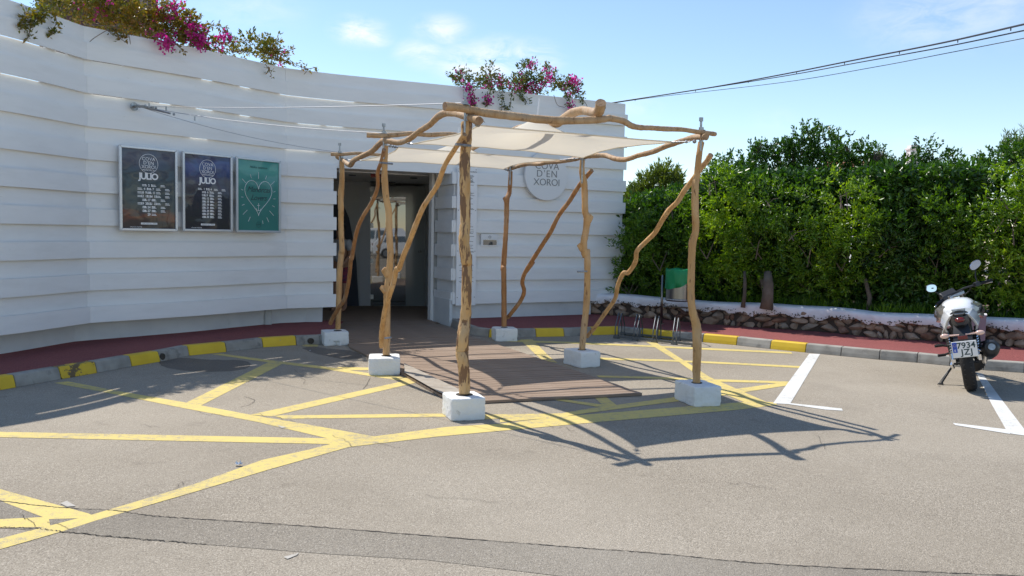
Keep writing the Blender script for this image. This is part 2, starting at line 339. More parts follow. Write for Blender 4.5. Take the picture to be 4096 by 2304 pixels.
def text(name, s, size, m, M4, parent=None, ext=.002, shear=0, align='CENTER', spacing=1.0, res=3, line=1.0, world=True, offset=0):
    c = bpy.data.curves.new(name, 'FONT'); c.body = s; c.size = size; c.extrude = ext; c.shear = shear; c.align_x = align; c.align_y = 'CENTER'
    c.space_character = spacing; c.resolution_u = res; c.space_line = line; c.offset = offset
    t = bpy.data.objects.new('tmp', c); COL.objects.link(t); dg = bpy.context.evaluated_depsgraph_get()
    me = bpy.data.meshes.new_from_object(t.evaluated_get(dg)); bpy.data.objects.remove(t); me.transform(M4); me.materials.clear()
    o = link(name, me, m)
    if parent is not None:
        if world and parent.type == 'EMPTY': wparent(o, parent)
        else: o.parent = parent
    return o
# ------------------------------------------------------------------ ground and setting
def grid_ground():
    V = [(-400,-120,0),(400,-120,0),(400,600,0),(-400,600,0)]
    return tag(link('ground', mesh('ground', V, [(0,1,2,3)]), 'asphalt'), kind='structure')
grid_ground()
def c3(pts): return [(x/1.288, 1300+y/1.288) for x, y in pts]
def c4(pts): return [(2000+x/1.229, 1300+y/1.229) for x, y in pts]
def c2(pts): return [(2300+x/2.07, 1050+y/2.07) for x, y in pts]
def c2k(pts): return [(3500+x/1.931, 1000+y/1.931) for x, y in pts]
def c4d(pts): return [(1200+x/1.932, 1000+y/1.932) for x, y in pts]
Z1, Z2 = .004, .008
zz = [0]
def sheet(pts, m, name):
    zz[0] += 1
    return tag(poly_sheet(name, pts, .0018+.00008*zz[0], m), kind='structure')
patch = c3([(-300,860),(0,905),(300,940),(580,955),(800,985),(1200,1010),(1700,1045),(2576,1115)])+c4([(400,1095),(800,1125),(1200,1165),(1800,1200),(2576,1234),(3000,1260)])+c4([(3000,1500),(1500,1420),(300,1234)])+c3([(2200,1210),(1700,1180),(1060,1130),(700,1100),(300,1065),(0,1045),(-300,1030)])
sheet(patch, 'asphalt_patch', 'asphalt_patch')
def strip(pts, w, m, name, jit=0):
    P = [gp(x, y, 0) for x, y in pts]; P = [Vector(p) for p in cr([tuple(p) for p in P], 26)]
    zz[0] += 1; z = .0024+.00008*zz[0]; V = []; F = []
    for i, p in enumerate(P):
        t = (P[min(i+1,len(P)-1)]-P[max(i-1,0)]).normalized(); n = Vector((-t.y, t.x, 0)); p = p+n*random.uniform(-jit, jit)
        ww = w*random.uniform(.3, 1.3) if jit else w
        V += [(p+n*ww/2)+Vector((0,0,z)), (p-n*ww/2)+Vector((0,0,z))]
        if i: F.append((2*i-2, 2*i-1, 2*i+1, 2*i))
    me = mesh(name, V, F)
    if me.polygons[0].normal.z < 0: me.flip_normals()
    return tag(link(name, me, m), kind='structure')
YL = [
 c3([(278,298),(350,290),(600,338),(950,398),(1280,460),(1600,515),(1925,573),(1880,600),(1770,603),(1330,500),(930,425),(600,358)]),
 c3([(955,402),(1385,190),(1455,200),(1035,415)]),
 c3([(1090,150),(1135,147),(1410,183),(1700,217),(1900,248),(2060,265),(2165,288),(2150,300),(1900,262),(1680,228),(1380,192)]),
 c3([(1730,216),(1900,219),(1900,232),(1790,233)]),
 c3([(1290,462),(2110,282),(2165,292),(1400,470)]),
 c3([(1400,466),(1460,483),(2270,473),(2500,470),(2500,455),(2270,456)]), c4([(-80,440),(300,434),(300,452),(-80,462)]),
 c3([(-200,545),(0,550),(1780,585),(1850,600),(1740,614),(0,578),(-200,575)]),
 c3([(-200,1150),(0,1100),(250,1035),(480,975),(1000,820),(1350,695),(1600,640),(1780,592),(1925,574),(2300,525),(2576,508)])+c4([(300,450),(1240,375),(1360,380),(1360,392),(1180,415),(0,520)])+c3([(2250,575),(1800,628),(1400,740),(1000,860),(500,1005),(330,1060),(0,1155),(-200,1215)]),
 c3([(-250,780),(0,845),(460,972),(490,992),(250,1000),(0,905),(-250,840)]),
 c3([(-250,1005),(0,1000),(250,988),(260,1040),(0,1045),(-250,1052)]),
 c4([(0,463),(300,434),(430,412),(1100,322),(1420,278),(1445,292),(1110,344),(430,432),(300,452),(0,478)]),
 c2([(135,1090),(230,1090),(350,1185),(240,1192)]),
 c4([(165,352),(210,350),(530,395),(500,405)]),
 c2([(585,655),(665,658),(1120,950),(1640,1178),(1490,1192),(1230,1085),(870,830)]),
 c2([(-560,640),(0,658),(600,685),(1200,713),(1790,741),(1800,755),(1200,728),(600,698),(0,672),(-560,655)]),
 c2([(0,780),(215,787),(800,805),(1340,830),(1870,858),(1880,874),(1340,845),(800,820),(215,803),(0,796)]),
 c2([(180,935),(650,945),(1160,966),(1770,985),(1770,1002),(1100,984),(650,962),(200,950)]),
 c4d([(1700,692),(1795,690),(1925,820),(1990,872),(1870,850),(1830,815)]),
 [(1207,1381),(1225,1377),(1275,1379),(1270,1386),(1215,1386)],
]
for p in YL: sheet(p, 'yellow_line', 'yellow_marking')
for p in (c2([(1940,755),(2030,757),(1780,1172),(1640,1165)]), c2([(1640,1150),(2070,1193),(2120,1200)])+c4([(1680,410),(1685,421)])+c2([(2070,1217),(1780,1174)]),
          c2k([(780,945),(830,955),(990,1170),(1151,1380),(1200,1445),(1151,1432),(1050,1418),(1020,1400),(900,1190)]), c2k([(600,1335),(1020,1385),(1060,1400),(1040,1420),(620,1352)])):
    sheet(p, 'white_line', 'white_marking')
strip(c3([(-300,865),(0,908),(300,942),(580,957),(800,987),(1200,1013),(1700,1048),(2576,1118)])+c4([(400,1098),(800,1128),(1200,1168),(1800,1203),(2576,1237)]), .008, 'crack', 'asphalt_crack', .004)
strip(c3([(-300,1030),(0,1045),(180,1050),(330,1068),(700,1103),(1060,1132)]), .008, 'crack', 'asphalt_crack', .008)
strip(c3([(1260,370),(1310,388),(1290,410),(1240,425)]), .006, 'crack', 'asphalt_crack', .006)
strip(c3([(1905,275),(1890,310),(1870,330)]), .006, 'crack', 'asphalt_crack', .006)
for p in (c3([(310,918),(345,905),(390,932),(345,936)]), c3([(1460,1195),(1540,1172),(1530,1185),(1480,1205)]), c3([(1430,516),(1480,527),(1450,531)])):
    sheet(p, 'scuff', 'paint_scuff')
M['wet'] = speckle('wet_asphalt', (.15,.125,.1), (.08,.068,.055), (.26,.225,.185), (.12,.1,.08), 170, rough=.6)
for pts in (c3([(815,185),(860,172),(960,170),(1090,178),(1240,182),(1290,198),(1270,222),(1180,238),(1040,240),(900,228),(835,210)]),
            [(1205,1392),(1250,1386),(1300,1392),(1360,1398),(1400,1402),(1445,1420),(1440,1432),(1380,1436),(1310,1424),(1250,1410)]):
    q = [tuple(a) for a in cr(pts+[pts[0]], 8)][:-1]; q = [(x+random.uniform(-2,2), y+random.uniform(-.8,.8)) for x, y in q]
    s_ = poly_sheet('wet_stain', q, .0012, 'wet'); tag(s_, kind='structure')
# cracks across the yellow paint and the tarmac
rc = random.Random(4)
for (x0, y0, x1, y1) in ((780,1650,900,1668),(1010,1655,1180,1690),(560,1700,640,1712),(1330,1742,1420,1790),(1500,1775,1600,1790),(2180,1700,2300,1722),(700,1955,760,1925),(190,2090,300,2120),(90,2060,140,2110),(1700,1980,1990,2010),(2900,1930,3110,1960),(3260,1745,3300,1800),(1180,1480,1230,1540)):
    n = 7; P = [(x0+(x1-x0)*i/n+rc.uniform(-9,9)*(0 < i < n), y0+(y1-y0)*i/n+rc.uniform(-7,7)*(0 < i < n)) for i in range(n+1)]
    zz[0] += .2; strip(P, .0035, 'crack', 'asphalt_crack', .003)
# ------------------------------------------------------------------ building
U = Vector((.8933,.4494,0)); NIN = Vector((-.4494,.8933,0))        # along the facade / into the building
Cc = Vector((-1.05,14.15,0)); Ee = Vector((2.13,15.75,0)); P6 = Vector((-2.84,13.3,0))
segA = cr([(-8.6,6.6),(-7.6,7.05),(-6.7,7.75),(-6.0,8.48),(-5.62,9.25),(-5.36,10.45)], 10)
segB = cr([(-5.36,10.45),(-4.86,11.02),(-4.36,11.63),(-3.95,12.25),(-3.52,12.88)], 8)
segC = [np.array(p) for p in ((-3.52,12.88),(-3.18,13.1),(-2.84,13.3))]
segD = [np.array(p) for p in ((-2.84,13.3),(-1.95,13.725),(-1.05,14.15))]
segE = [np.array((Cc.x+(Ee.x-Cc.x)*i/6, Cc.y+(Ee.y-Cc.y)*i/6)) for i in range(7)]
segJ = [np.array((Cc.x+NIN.x*t, Cc.y+NIN.y*t)) for t in (0, .4, .8)][::-1]
ZB, BH, NBD = .38, .2067, 18
def wallxyz(x, y):
    """pixel -> point on the board face"""
    best = None
    for sg in (segA, segB, segC, segD, segE):
        for i in range(len(sg)-1):
            A, B = sg[i], sg[i+1]; d = ray(x, y); r_ = d.x/d.y
            a = A[0]-r_*A[1]; b = B[0]-r_*B[1]
            if a*b <= 0 and A[1] > 3: best = onplane(x, y, A, B)
            if best is not None: return best
    return onplane(x, y, segE[0], segE[-1])
building = thing('building', (-2, 14.5, 0), 'white curved building clad in overlapping horizontal boards with a dark glazed entrance', 'building')
glints = []
for gx, gy, gl in ((0,130,.75),(60,158,.5),(120,180,.4),(440,252,.12),(70,300,.1),(142,320,.1),(428,382,.2),(650,413,.12),(828,438,.1),(840,322,.04),(985,350,.05),(985,464,.06),(805,557,.07),
                   (1200,388,.35),(1300,398,.3),(1380,412,.2),(1210,602,.25),(1240,492,.2),(1340,510,.12),(2400,530,.3),(2440,535,.3),(980,240,.04),(260,232,.03)):
    p = wallxyz(gx, gy); glints.append((p.x, p.y, round((p.z-ZB)/BH), gl/2))
JN = {}
def norms(path):
    o = []
    for i in range(len(path)):
        t = np.array(path[min(i+1,len(path)-1)])-np.array(path[max(i-1,0)]); t = t/np.linalg.norm(t); o.append(np.array((-t[1], t[0])))
    for i in (0, -1):
        k = (round(float(path[i][0]), 3), round(float(path[i][1]), 3))
        if k in JN: o[i] = JN[k]
    return o
def joint(a, b):
    ta = np.array(a[-1])-np.array(a[-2]); tb = np.array(b[1])-np.array(b[0]); t = ta/np.linalg.norm(ta)+tb/np.linalg.norm(tb); t /= np.linalg.norm(t)
    JN[(round(float(b[0][0]),3), round(float(b[0][1]),3))] = np.array((-t[1], t[0]))
joint(segA, segB); joint(segB, segC)
def resample(path, step):
    P = np.array(path); d = np.r_[0, np.cumsum(np.linalg.norm(np.diff(P, axis=0), axis=1))]; n = max(2, int(d[-1]/step)+1)
    s = np.linspace(0, d[-1], n); return [np.array((np.interp(q, d, P[:,0]), np.interp(q, d, P[:,1]))) for q in s]
def board(path, z0, z1, off, th, trim0=0, trim1=0, lip=0, lipk=None, nrm=1):
    P = resample(path, .09); Nn = norms(P); mb = MB()
    P = [p.copy() for p in P]
    t0 = (P[1]-P[0])/np.linalg.norm(P[1]-P[0]); t1 = (P[-1]-P[-2])/np.linalg.norm(P[-1]-P[-2])
    P[0] = P[0]+t0*trim0; P[-1] = P[-1]-t1*trim1
    rings = []
    for p, n in zip(P, Nn):
        a = p+n*off*nrm; b = p+n*(off+th)*nrm
        rings.append([(a[0],a[1],z0),(a[0],a[1],z1),(b[0],b[1],z1),(b[0],b[1],z0)])
    mb.loft(rings)
    if lip:
        keep = []
        for i, p in enumerate(P):
            hole = any(k == lipk and math.hypot(p[0]-gx, p[1]-gy) < gl+.04 for gx, gy, k, gl in glints)
            keep.append(not hole)
        i = 0
        while i < len(P)-1:
            if keep[i]:
                j = i
                while j+1 < len(P) and keep[j+1]: j += 1
                if j > i:
                    rr = []
                    for q in range(i, j+1):
                        a = P[q]+Nn[q]*(off+.001)*nrm; b = P[q]+Nn[q]*(off+th-.001)*nrm
                        rr.append([(a[0],a[1],z1-.004),(a[0],a[1],z1+lip),(b[0],b[1],z1+lip),(b[0],b[1],z1-.004)])
                    mb.loft(rr)
                i = j+1
            else: i += 1
    return mb
def clad(path, k0, k1, t0=(0,0), t1=(0,0), nrm=1, topfix=True):
    for k in range(k0, k1):
        z0 = ZB+BH*k; z1 = z0+BH
        if k % 2 == 0: mb = board(path, z0, z1, random.uniform(-.003,.003), .028, t0[0], t1[0], nrm=nrm)
        else: mb = board(path, z0-.035, z1, .052+random.uniform(-.003,.003), .024, t0[1], t1[1], lip=(.1 if k < NBD-1 else 0), lipk=k+1, nrm=nrm)
        o = mb.build('board', 'board', building)
clad(segA, 0, NBD, t1=(.0015,.0015)); clad(segB, 0, NBD, (.0,.0), (.0015,.0015)); clad(segC, 0, 11, (.0,.0), (0,.035))
clad(segC[:-1]+segD[:-1]+segE, 11, NBD, (0,0), (0,.03)); clad(segE, 0, 11, (.031,.079), (0,.03)); clad(segJ, 0, 11, (0,0), (.0,.0505))
def offset(path, d): 
    Nn = norms(path); return [(p[0]+n[0]*d, p[1]+n[1]*d) for p, n in zip(path, Nn)]
# plinth under the boards
def wallstrip(path, z0, z1, th, name, m, parent):
    Nn = norms(path); mb = MB()
    mb.loft([[(p[0],p[1],z0),(p[0],p[1],z1),(p[0]+n[0]*th,p[1]+n[1]*th,z1),(p[0]+n[0]*th,p[1]+n[1]*th,z0)] for p, n in zip(path, Nn)])
    return mb.build(name, m, parent)
leftface = segA[:-1]+segB[:-1]+segC
pl = offset(leftface, .3); pl[-1] = (P6.x-.25, P6.y+.1)
wallstrip(pl, .0, .46, .2, 'plinth', 'plinth', building)
wallstrip(offset([tuple((Cc+U*.04)[:2]), tuple((Cc+U*2.9)[:2])], .1), 0, .46, .2, 'plinth', 'plinth', building)
wallstrip(offset([tuple((Cc-U*0)[:2]), tuple((Cc+NIN*.85)[:2])], .02)[::-1], 0, .46, .05, 'plinth', 'plinth', building)
# backing walls up to the roof, seen through nothing but the slots
bw = [(-8.2,7.3)]+[tuple(p) for p in offset(leftface, .34)][8:-1]+[tuple(P6[:2])]
for path_, nm in ((offset(leftface, .36)[:-1], 'back_wall'), (offset([tuple(p) for p in segD], .36), 'back_wall')):
    wallstrip(path_, .4 if path_ is not None and nm and path_[0][0] < -4 else 2.68, 2.9, .1, nm, 'plinth', building)
wallstrip(offset([tuple((Cc+U*.1)[:2]), tuple((Ee-U*.35)[:2])], .2), .4, 2.9, .1, 'back_wall', 'plinth', building)
mb = MB(); a = Ee-U*.12+NIN*.1; b = Ee-U*.12+NIN*5; mb.loft([[(a.x,a.y,0.3),(a.x,a.y,2.9),(a.x-.1,a.y,2.9),(a.x-.1,a.y,.3)],[(b.x,b.y,.3),(b.x,b.y,2.9),(b.x-.1,b.y,2.9),(b.x-.1,b.y,.3)]]); mb.build('side_wall', 'white', building)
rp = [(-8.6,7.3)]+[tuple(p) for p in offset(leftface, .4)[10:]]+[tuple((Cc+NIN*.4)[:2]), tuple((Ee-U*.2+NIN*.3)[:2]), tuple((Ee-U*.2+NIN*6)[:2]), (-9,22)]
mb = MB(); mb.add([(x,y,2.9) for x, y in rp]+[(x,y,2.78) for x, y in rp], [tuple(range(len(rp))), tuple(range(len(rp), 2*len(rp)))[::-1]]+[(i,(i+1)%len(rp),len(rp)+(i+1)%len(rp),len(rp)+i) for i in range(len(rp))]); mb.build('roof', 'plinth', building)
# porch
def pq(u, v, z): p = Cc+U*u+NIN*v; return Vector((p.x, p.y, z))
def quadbox(name, u0, u1, v0, v1, z0, z1, m, parent=None, **k):
    mb = MB(); V = [pq(u, v, z) for z in (z0, z1) for v in (v0, v1) for u in (u0, u1)]
    mb.add(V, [(0,1,3,2),(4,6,7,5),(0,4,5,1),(2,3,7,6),(0,2,6,4),(1,5,7,3)]); return mb.build(name, m, parent or building, **k)
LW = -1.99
quadbox('lintel', LW, 0, .09, .3, 2.645, 2.70, 'white')
quadbox('ceiling_panel', LW-1, 1.0, .3, 1.2, 2.66, 2.74, 'ceiling')
quadbox('ceiling_beam', LW-1, 1.0, 1.2, 1.25, 2.64, 2.74, 'white')
quadbox('ceiling_panel', LW-1, 1.0, 1.3, 4.5, 2.66, 2.74, 'ceiling')
quadbox('side_wall', LW-1.1, LW-1.0, .1, 4.6, 0, 2.74, 'interior')
quadbox('side_wall', .95, 1.05, .85, 4.6, 0, 2.74, 'interior')
quadbox('rear_wall', LW-1.1, 1.0, 4.5, 4.6, 0, 2.74, 'interior')
quadbox('jamb', -.02, .95, .84, .92, .0, 2.66, 'interior'); quadbox('corner_block', .08, .3, .08, .8, .4, 2.66, 'plinth')
quadbox('door_frame', -.07, -.02, .78, .92, .0, 2.66, 'white')
for px, py in ((1409,699),(1569,729),(1655,711),(1493,726)):
    d = ray(px, py); p = d*((2.6595-EYE)/d.z); mb = MB(); mb.disc((p.x,p.y,2.645), (0,0,1), .07, 20, .012); mb.build('downlight', 'black', building)
d = ray(1515, 708); p = d*((2.60-EYE)/d.z); q0 = p+Vector((0,0,EYE))
mb = MB(); mb.box((q0.x, q0.y, 2.62), (.3,.03,.07), Matrix.Rotation(R(26.7),3,'Z')); mb.build('exit_sign', 'bike_red', building)
# glazed screen at the back of the porch
GV = 3.3
gs = thing('glass_screen', pq(-1, GV, 0), 'dark frameless glass screen and door at the back of the porch', 'glass door')
A0, A1 = Vector((-4.492,17.542,0)), Vector((-.5,18.216,0)); NG = Vector((-.1665,.986,0))
def gpx(x, y): return onplane(x, y, A0, A1)
def gquad(name, x0, y0, x1, y1, m, off=0, th=.01):
    V = [gpx(x0,y1), gpx(x1,y1), gpx(x1,y0), gpx(x0,y0)]; V = [v-NG*off for v in V]
    mb = MB(); mb.loft([V, [v+NG*th for v in V]]); return mb.build(name, m, gs)
gquad('glass_panel', 1480, 745, 1760, 1226, 'glass_grey', 0)
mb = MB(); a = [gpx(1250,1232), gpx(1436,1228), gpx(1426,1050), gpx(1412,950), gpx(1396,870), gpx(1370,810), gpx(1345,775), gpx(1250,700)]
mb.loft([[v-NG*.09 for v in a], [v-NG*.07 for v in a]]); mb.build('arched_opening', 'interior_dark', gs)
gquad('wall_panel', 1250, 700, 1480, 1230, 'interior', .03, .04)
gquad('wall_panel', 1438, 760, 1482, 1228, 'jamb_grey', .06, .04)
gquad('door_leaf', 1482, 788, 1622, 1222, 'glass_dark', .03, .012)
for y in (757, 902, 1044, 1187): gquad('hinge', 1478, y-9, 1494, y+9, 'metal', .05, .03)
d0 = gpx(1675,1005); mb = MB(); mb.sphere(d0-NIN*.05, .035); mb.build('door_knob', 'metal', gs, smooth=True)
gquad('sill', 1430, 1222, 1760, 1234, 'interior', .06, .1)
# downpipe
p = gp(275, 1360, .12); mb = MB(); mb.tube([(p.x,p.y,.1),(p.x,p.y,.5)], .085, 16); mb.build('downpipe', 'plinth', building, smooth=True, angle=40)
# ------------------------------------------------------------------ pavement (red) and kerb
kerbL = [(-5.9,6.2),(-5.35,7.1)]+[tuple(gp(x,y)[:2]) for x,y in ((0,1561),(66,1550),(246,1517),(390,1492),(528,1466),(643,1447),(758,1423),(907,1408),(1053,1390),(1186,1381),(1283,1377))]+[(-2.45,11.95),(-2.55,12.4)]
kerbR = [tuple(gp(x,y)[:2]) for x,y in ((1881,1340),(1954,1350),(2050,1350),(2145,1348),(2258,1346),(2370,1341),(2472,1338),(2560,1347),(2690,1360),(2811,1369),(2945,1381),(3080,1396),(3221,1410),(3363,1424),(3517,1439),(3668,1451),(3798,1464),(3935,1481),(4096,1492))]+[(6.9,9.7),(7.4,9.2),(8.3,8.4)]
KH = .125
def kerb_block(parent, A, B, nA, nB, m, cut=None):
    prof = [(0,0),(.012,.05),(.035,KH-.01),(.05,KH),(.15,KH),(.15,0)]
    ra = []; rb = []
    t = (B-A).normalized()
    for ins, z in prof:
        a = A+t*.004+nA*ins; b = B-t*.004+nB*ins; ra.append((a.x,a.y,z)); rb.append((b.x,b.y,z))
    mb = MB(); mb.loft([ra, rb]); o = mb.build('kerb_stone', m, parent, world=False, bevel=.006); return o
kerb = tag(bpy.data.objects.new('kerb', None), kind='structure'); COL.objects.link(kerb)
def runkerb(pts, side, cols):
    P = [Vector((x,y,0)) for x,y in pts]; ns = []
    for i in range(len(P)):
        t = (P[min(i+1,len(P)-1)]-P[max(i-1,0)]).normalized(); ns.append(Vector((-t.y,t.x,0))*side)
    for i in range(len(P)-1): kerb_block(kerb, P[i], P[i+1], ns[i], ns[i+1], cols[i] if i < len(cols) else 'kerb')
    return [(p+n*.148) for p, n in zip(P, ns)]
bl = runkerb(kerbL, 1, ['kerb_yellow','kerb','kerb_yellow','kerb','kerb_worn','kerb','kerb_yellow','kerb','kerb_yellow','kerb','kerb_yellow','kerb','kerb','kerb'])
# first entries before the frame: shift so that the block ending at x=66 px is yellow
# (blocks: off-frame, off-frame->0, 0->66 yellow, ...)
kr0 = [tuple((Cc+NIN*.75-U*.02)[:2]), tuple((Cc+U*.0-NIN*.0)[:2]), (-.87,13.55)]
krt = runkerb(kr0+kerbR, 1, ['kerb','kerb','kerb','kerb','kerb_yellow','kerb','kerb_yellow','kerb','kerb_yellow','kerb','kerb_yellow','kerb','kerb_yellow','kerb','kerb_yellow']+['kerb']*12)
mb = MB()
for i, (x, y) in enumerate(((675,1440),(1253,1363))):
    g0 = gp(x, y, .05); 
for (x, y) in ((667,1428),(1254,1366)):
    g0 = gp(x, y, .055); i = min(range(len(kerbL)), key=lambda i: (Vector(kerbL[i])-g0.xy).length); t = (Vector(kerbL[min(i+1,len(kerbL)-1)])-Vector(kerbL[i-1])).normalized(); n = Vector((-t.y,t.x))
    q0 = Vector((*kerbL[i],0)); g0 = q0+t.to_3d()*((g0-q0).dot(t.to_3d()))+Vector((0,0,.055)); n = n.to_3d()
    mm = MB(); mm.tube([g0+n*.006, g0+n*.05], .04, 18); mm.build('drain_hole', 'crack', kerb, world=False)
def pave(back, front, z=.12):
    V = [(p[0],p[1],z) for p in front]+[(p[0],p[1],z) for p in back[::-1]]
    bm = bmesh.new(); f = bm.faces.new([bm.verts.new(v) for v in V]); bmesh.ops.triangulate(bm, faces=[f]); me = bpy.data.meshes.new('pavement'); bm.to_mesh(me); bm.free()
    if me.polygons[0].normal.z < 0: me.flip_normals()
    return tag(link('pavement', me, 'pavement'), kind='structure')
pave([(-9.5,7.4),(-8,7.9)]+pl[22:-1]+[(-3.0,13.75),(-2.75,13.5)], [(-8,5.0),(-6.5,6.4)]+[tuple(p[:2]) for p in bl])
stone_base = [tuple(gp(x,y,.12)[:2]) for x,y in ((2363,1257),(2640,1277),(2783,1294),(3300,1330),(3500,1352),(3769,1368),(3945,1378),(4096,1393))]+[(7.9,11.1),(9.2,10.0)]
pave([tuple((Cc+NIN*.8)[:2]), tuple((Cc+U*.3+NIN*.3)[:2]), (1.5,15.7)]+[(x+.1,y+.12) for x,y in stone_base], [tuple(p[:2]) for p in krt])
# ------------------------------------------------------------------ deck
deck = thing('boardwalk', (0,10,0), 'brown plank boardwalk leading from the car park into the entrance', 'boardwalk')
dl = [Vector(p) for p in ((-.50,7.56),(-.71,8.03),(-1.19,9.12),(-1.84,10.46),(-2.18,11.15),(-2.5,12.2),(-2.78,13.0),(-3.3,14.2),(-4.2,16.4))]
dr = [Vector(p) for p in ((1.34,8.2),(1.06,8.86),(-.01,11.31),(-.63,12.62),(-1.0,13.6),(-1.35,14.3),(-1.5,15.2),(-1.3,17.2))]
dv = Vector((math.cos(R(18.5)), math.sin(R(18.5)))); dn = Vector((-dv.y, dv.x)); o0 = Vector((-.52,7.60))
def cutline(pl_, s):
    for i in range(len(pl_)-1):
        a = (pl_[i]-o0).dot(dn); b = (pl_[i+1]-o0).dot(dn)
        if a <= s <= b: t = (s-a)/(b-a); return (pl_[i]+(pl_[i+1]-pl_[i])*t-o0).dot(dv)
    return None
s = .0; PW = .118
tmpl = None
while s < 9.3:
    a = [cutline(dl, max(s,0.01)), cutline(dl, s+PW)]; b = [cutline(dr, max(s,.01)), cutline(dr, s+PW)]
    if b[0] is None: b[0] = 1.97
    if None not in a+b:
        mb = MB(); zt = .03+random.uniform(-.0015,.0015); g_ = .006
        c = [o0+dv*a[0]+dn*(s+g_), o0+dv*b[0]+dn*(s+g_), o0+dv*b[1]+dn*(s+PW-g_), o0+dv*a[1]+dn*(s+PW-g_)]
        ctr = (c[0]+c[2])/2
        # plank vertices in a frame along the plank, so the grain runs lengthways
        def loc(p): q = p-ctr; return (q.dot(dv), q.dot(dn))
        r0 = [(*loc(p), zt-.025) for p in c]; r1 = [(*loc(p), zt) for p in c]
        mb.loft([r0, r1]); o = mb.build('plank', 'deck', None); o.parent = deck
        o.location = Vector((ctr.x, ctr.y, 0))-deck.location; o.rotation_euler = (0,0,R(18.5))
    s += PW
mb = MB(); V = [gp(1617,1452,.052), gp(1617,1489,.052), gp(1754,1566,.052), gp(1837,1600,.052), gp(1850,1563,.052)]
mb.loft([[v-Vector((0,0,.004)) for v in V], V]); mb.build('edge_board', 'deck_light', deck)
# porch floor
mb = MB(); V = [pq(LW-1.1,.4,.012), pq(1,.4,.012), pq(1,4.6,.012), pq(LW-1.1,4.6,.012)]; mb.add(V, [(0,1,2,3)]); mb.build('porch_floor', 'deck', building)
# ------------------------------------------------------------------ pergola
per = thing('pergola', (0,10,0), 'driftwood pergola of crooked stripped trunks standing in six white concrete footings', 'pergola')
def A3(pts): return [(1200+x/1.932, 350+y/1.932)+tuple(r_) for x, y, *r_ in pts]
def A4(pts): return [(1200+x/1.932, 1000+y/1.932)+tuple(r_) for x, y, *r_ in pts]
def B1(pts): return [(2300+x/2.07, 400+y/2.07)+tuple(r_) for x, y, *r_ in pts]
def B2(pts): return [(2300+x/2.07, 1050+y/2.07)+tuple(r_) for x, y, *r_ in pts]
# footing corners in the photograph: near, left and right corner at the ground
FC = dict(FL=((1818,1686),(1754,1655),(1955,1678)), ML=((1490,1502),(1461,1481),(1616,1501)), BL=((1302,1385),(1279,1372),(1401,1382)),
          FR=((2778,1630),(2694,1596),(2887,1625)), MR=((2323,1474),(2253,1455),(2401,1468)), BR=((1987,1367),(1961,1356),(2075,1366)))
FCW = {k: [gp(*q) for q in v] for k, v in FC.items()}
DY = {k: (v[1].y+v[2].y)/2 for k, v in FCW.items()}
OLD = dict(FL=7.35, FR=8.1, ML=9.68, MR=10.59, BL=12.11, BR=12.96)
def fY(Y): return float(np.interp(Y, [6]+[OLD[k] for k in OLD]+[15], [6+DY['FL']-7.35]+[DY[k] for k in OLD]+[15+DY['BR']-12.96]))
def atp(x, y, Y): return at(x, y, fY(Y))
def log(name, pts, Ys, rs, m, seed, n=16, sub=7, wob=.05, par=per, knots=()):
    """pts: photo pixels; Ys: distance at each point; rs: radius in photo pixels"""
    W_ = [at(x, y, Y) for (x, y), Y in zip(pts, Ys)]
    rw = [r_*Y/FPX for r_, Y in zip(rs, Ys)]
    q = cr([(*w, r_) for w, r_ in zip(W_, rw)], sub)
    rn = random.Random(seed)
    P = [Vector(a[:3]) for a in q]; Rr = [max(.008, a[3]*(1+rn.uniform(-.05,.05))) for a in q]
    mb = MB(); mb.tube(P, Rr, n, wob=wob, seed=seed, capmi=1)
    for (ki, side, kr) in knots:
        p = P[int(ki*(len(P)-1))]; mb.tube([p+Vector(side)*.2-Vector((0,0,.05)), p+Vector(side)*.8+Vector((0,0,.0)), p+Vector(side)*1.15+Vector((0,0,.02))], [kr*1.1, kr*.9, kr*.62], 9, wob=.15, seed=int(ki*99), capmi=1)
    o = mb.build(name, [m, 'wood_end'], par, smooth=True, angle=50)
    return o, P, Rr
posts = {}
def post(k, pts, m, seed, knots=()):
    xs = [(p[0], p[1]) for p in pts]; sc = 1/1.932 if k not in ('FR',) else 1/2.07
    rs = [p[2]*sc for p in pts]; Y0 = DY[k]; n = len(pts)
    rn = random.Random(seed*3); Ys = [Y0+(rn.uniform(-.03,.03) if 0 < i < n-1 else 0) for i in range(n)]
    o, P, Rr = log('post', xs, Ys, rs, m, seed, n=18, knots=knots)
    posts[k] = (P[0], P[-1], Rr[0]); return o
post('FL', A3([(1288,268,43),(1287,400,42),(1275,520,40),(1275,700,42),(1277,900,42),(1276,1050,40),(1270,1200,42),(1285,1350,42)])+A4([(1288,50,42),(1290,200,40),(1285,400,40),(1275,550,44),(1260,680,47),(1252,780,50),(1258,850,46),(1268,950,44),(1270,1110,44)]), 'wood_bark', 1)
post('ML', A3([(660,448,22),(655,560,22),(655,700,24),(665,850,25),(685,950,26),(690,1100,25),(697,1250,24)])+A4([(700,50,24),(688,200,26),(676,300,27),(672,450,26),(670,600,28),(670,700,28),(667,812,27)]), 'wood', 2, knots=((.60,(-.06,-.02,0),.045),(.69,(-.07,0,-.02),.04)))
post('BL', A3([(323,570,18),(325,700,20),(315,850,23),(318,950,22),(315,1050,21),(325,1250,21)])+A4([(318,30,23),(305,200,22),(300,400,21),(292,612,20)]), 'wood', 3)
post('MR', A3([(2183,558,20),(2178,650,21),(2192,720,26),(2200,800,24),(2203,950,25),(2220,1010,28),(2210,1100,26),(2193,1210,28),(2205,1300,26)])+A4([(2215,0,25),(2222,150,25),(2215,400,25),(2195,600,25),(2180,770,24)]), 'wood', 4, knots=((.38,(.05,0,0),.04),(.55,(-.06,0,0),.035)))
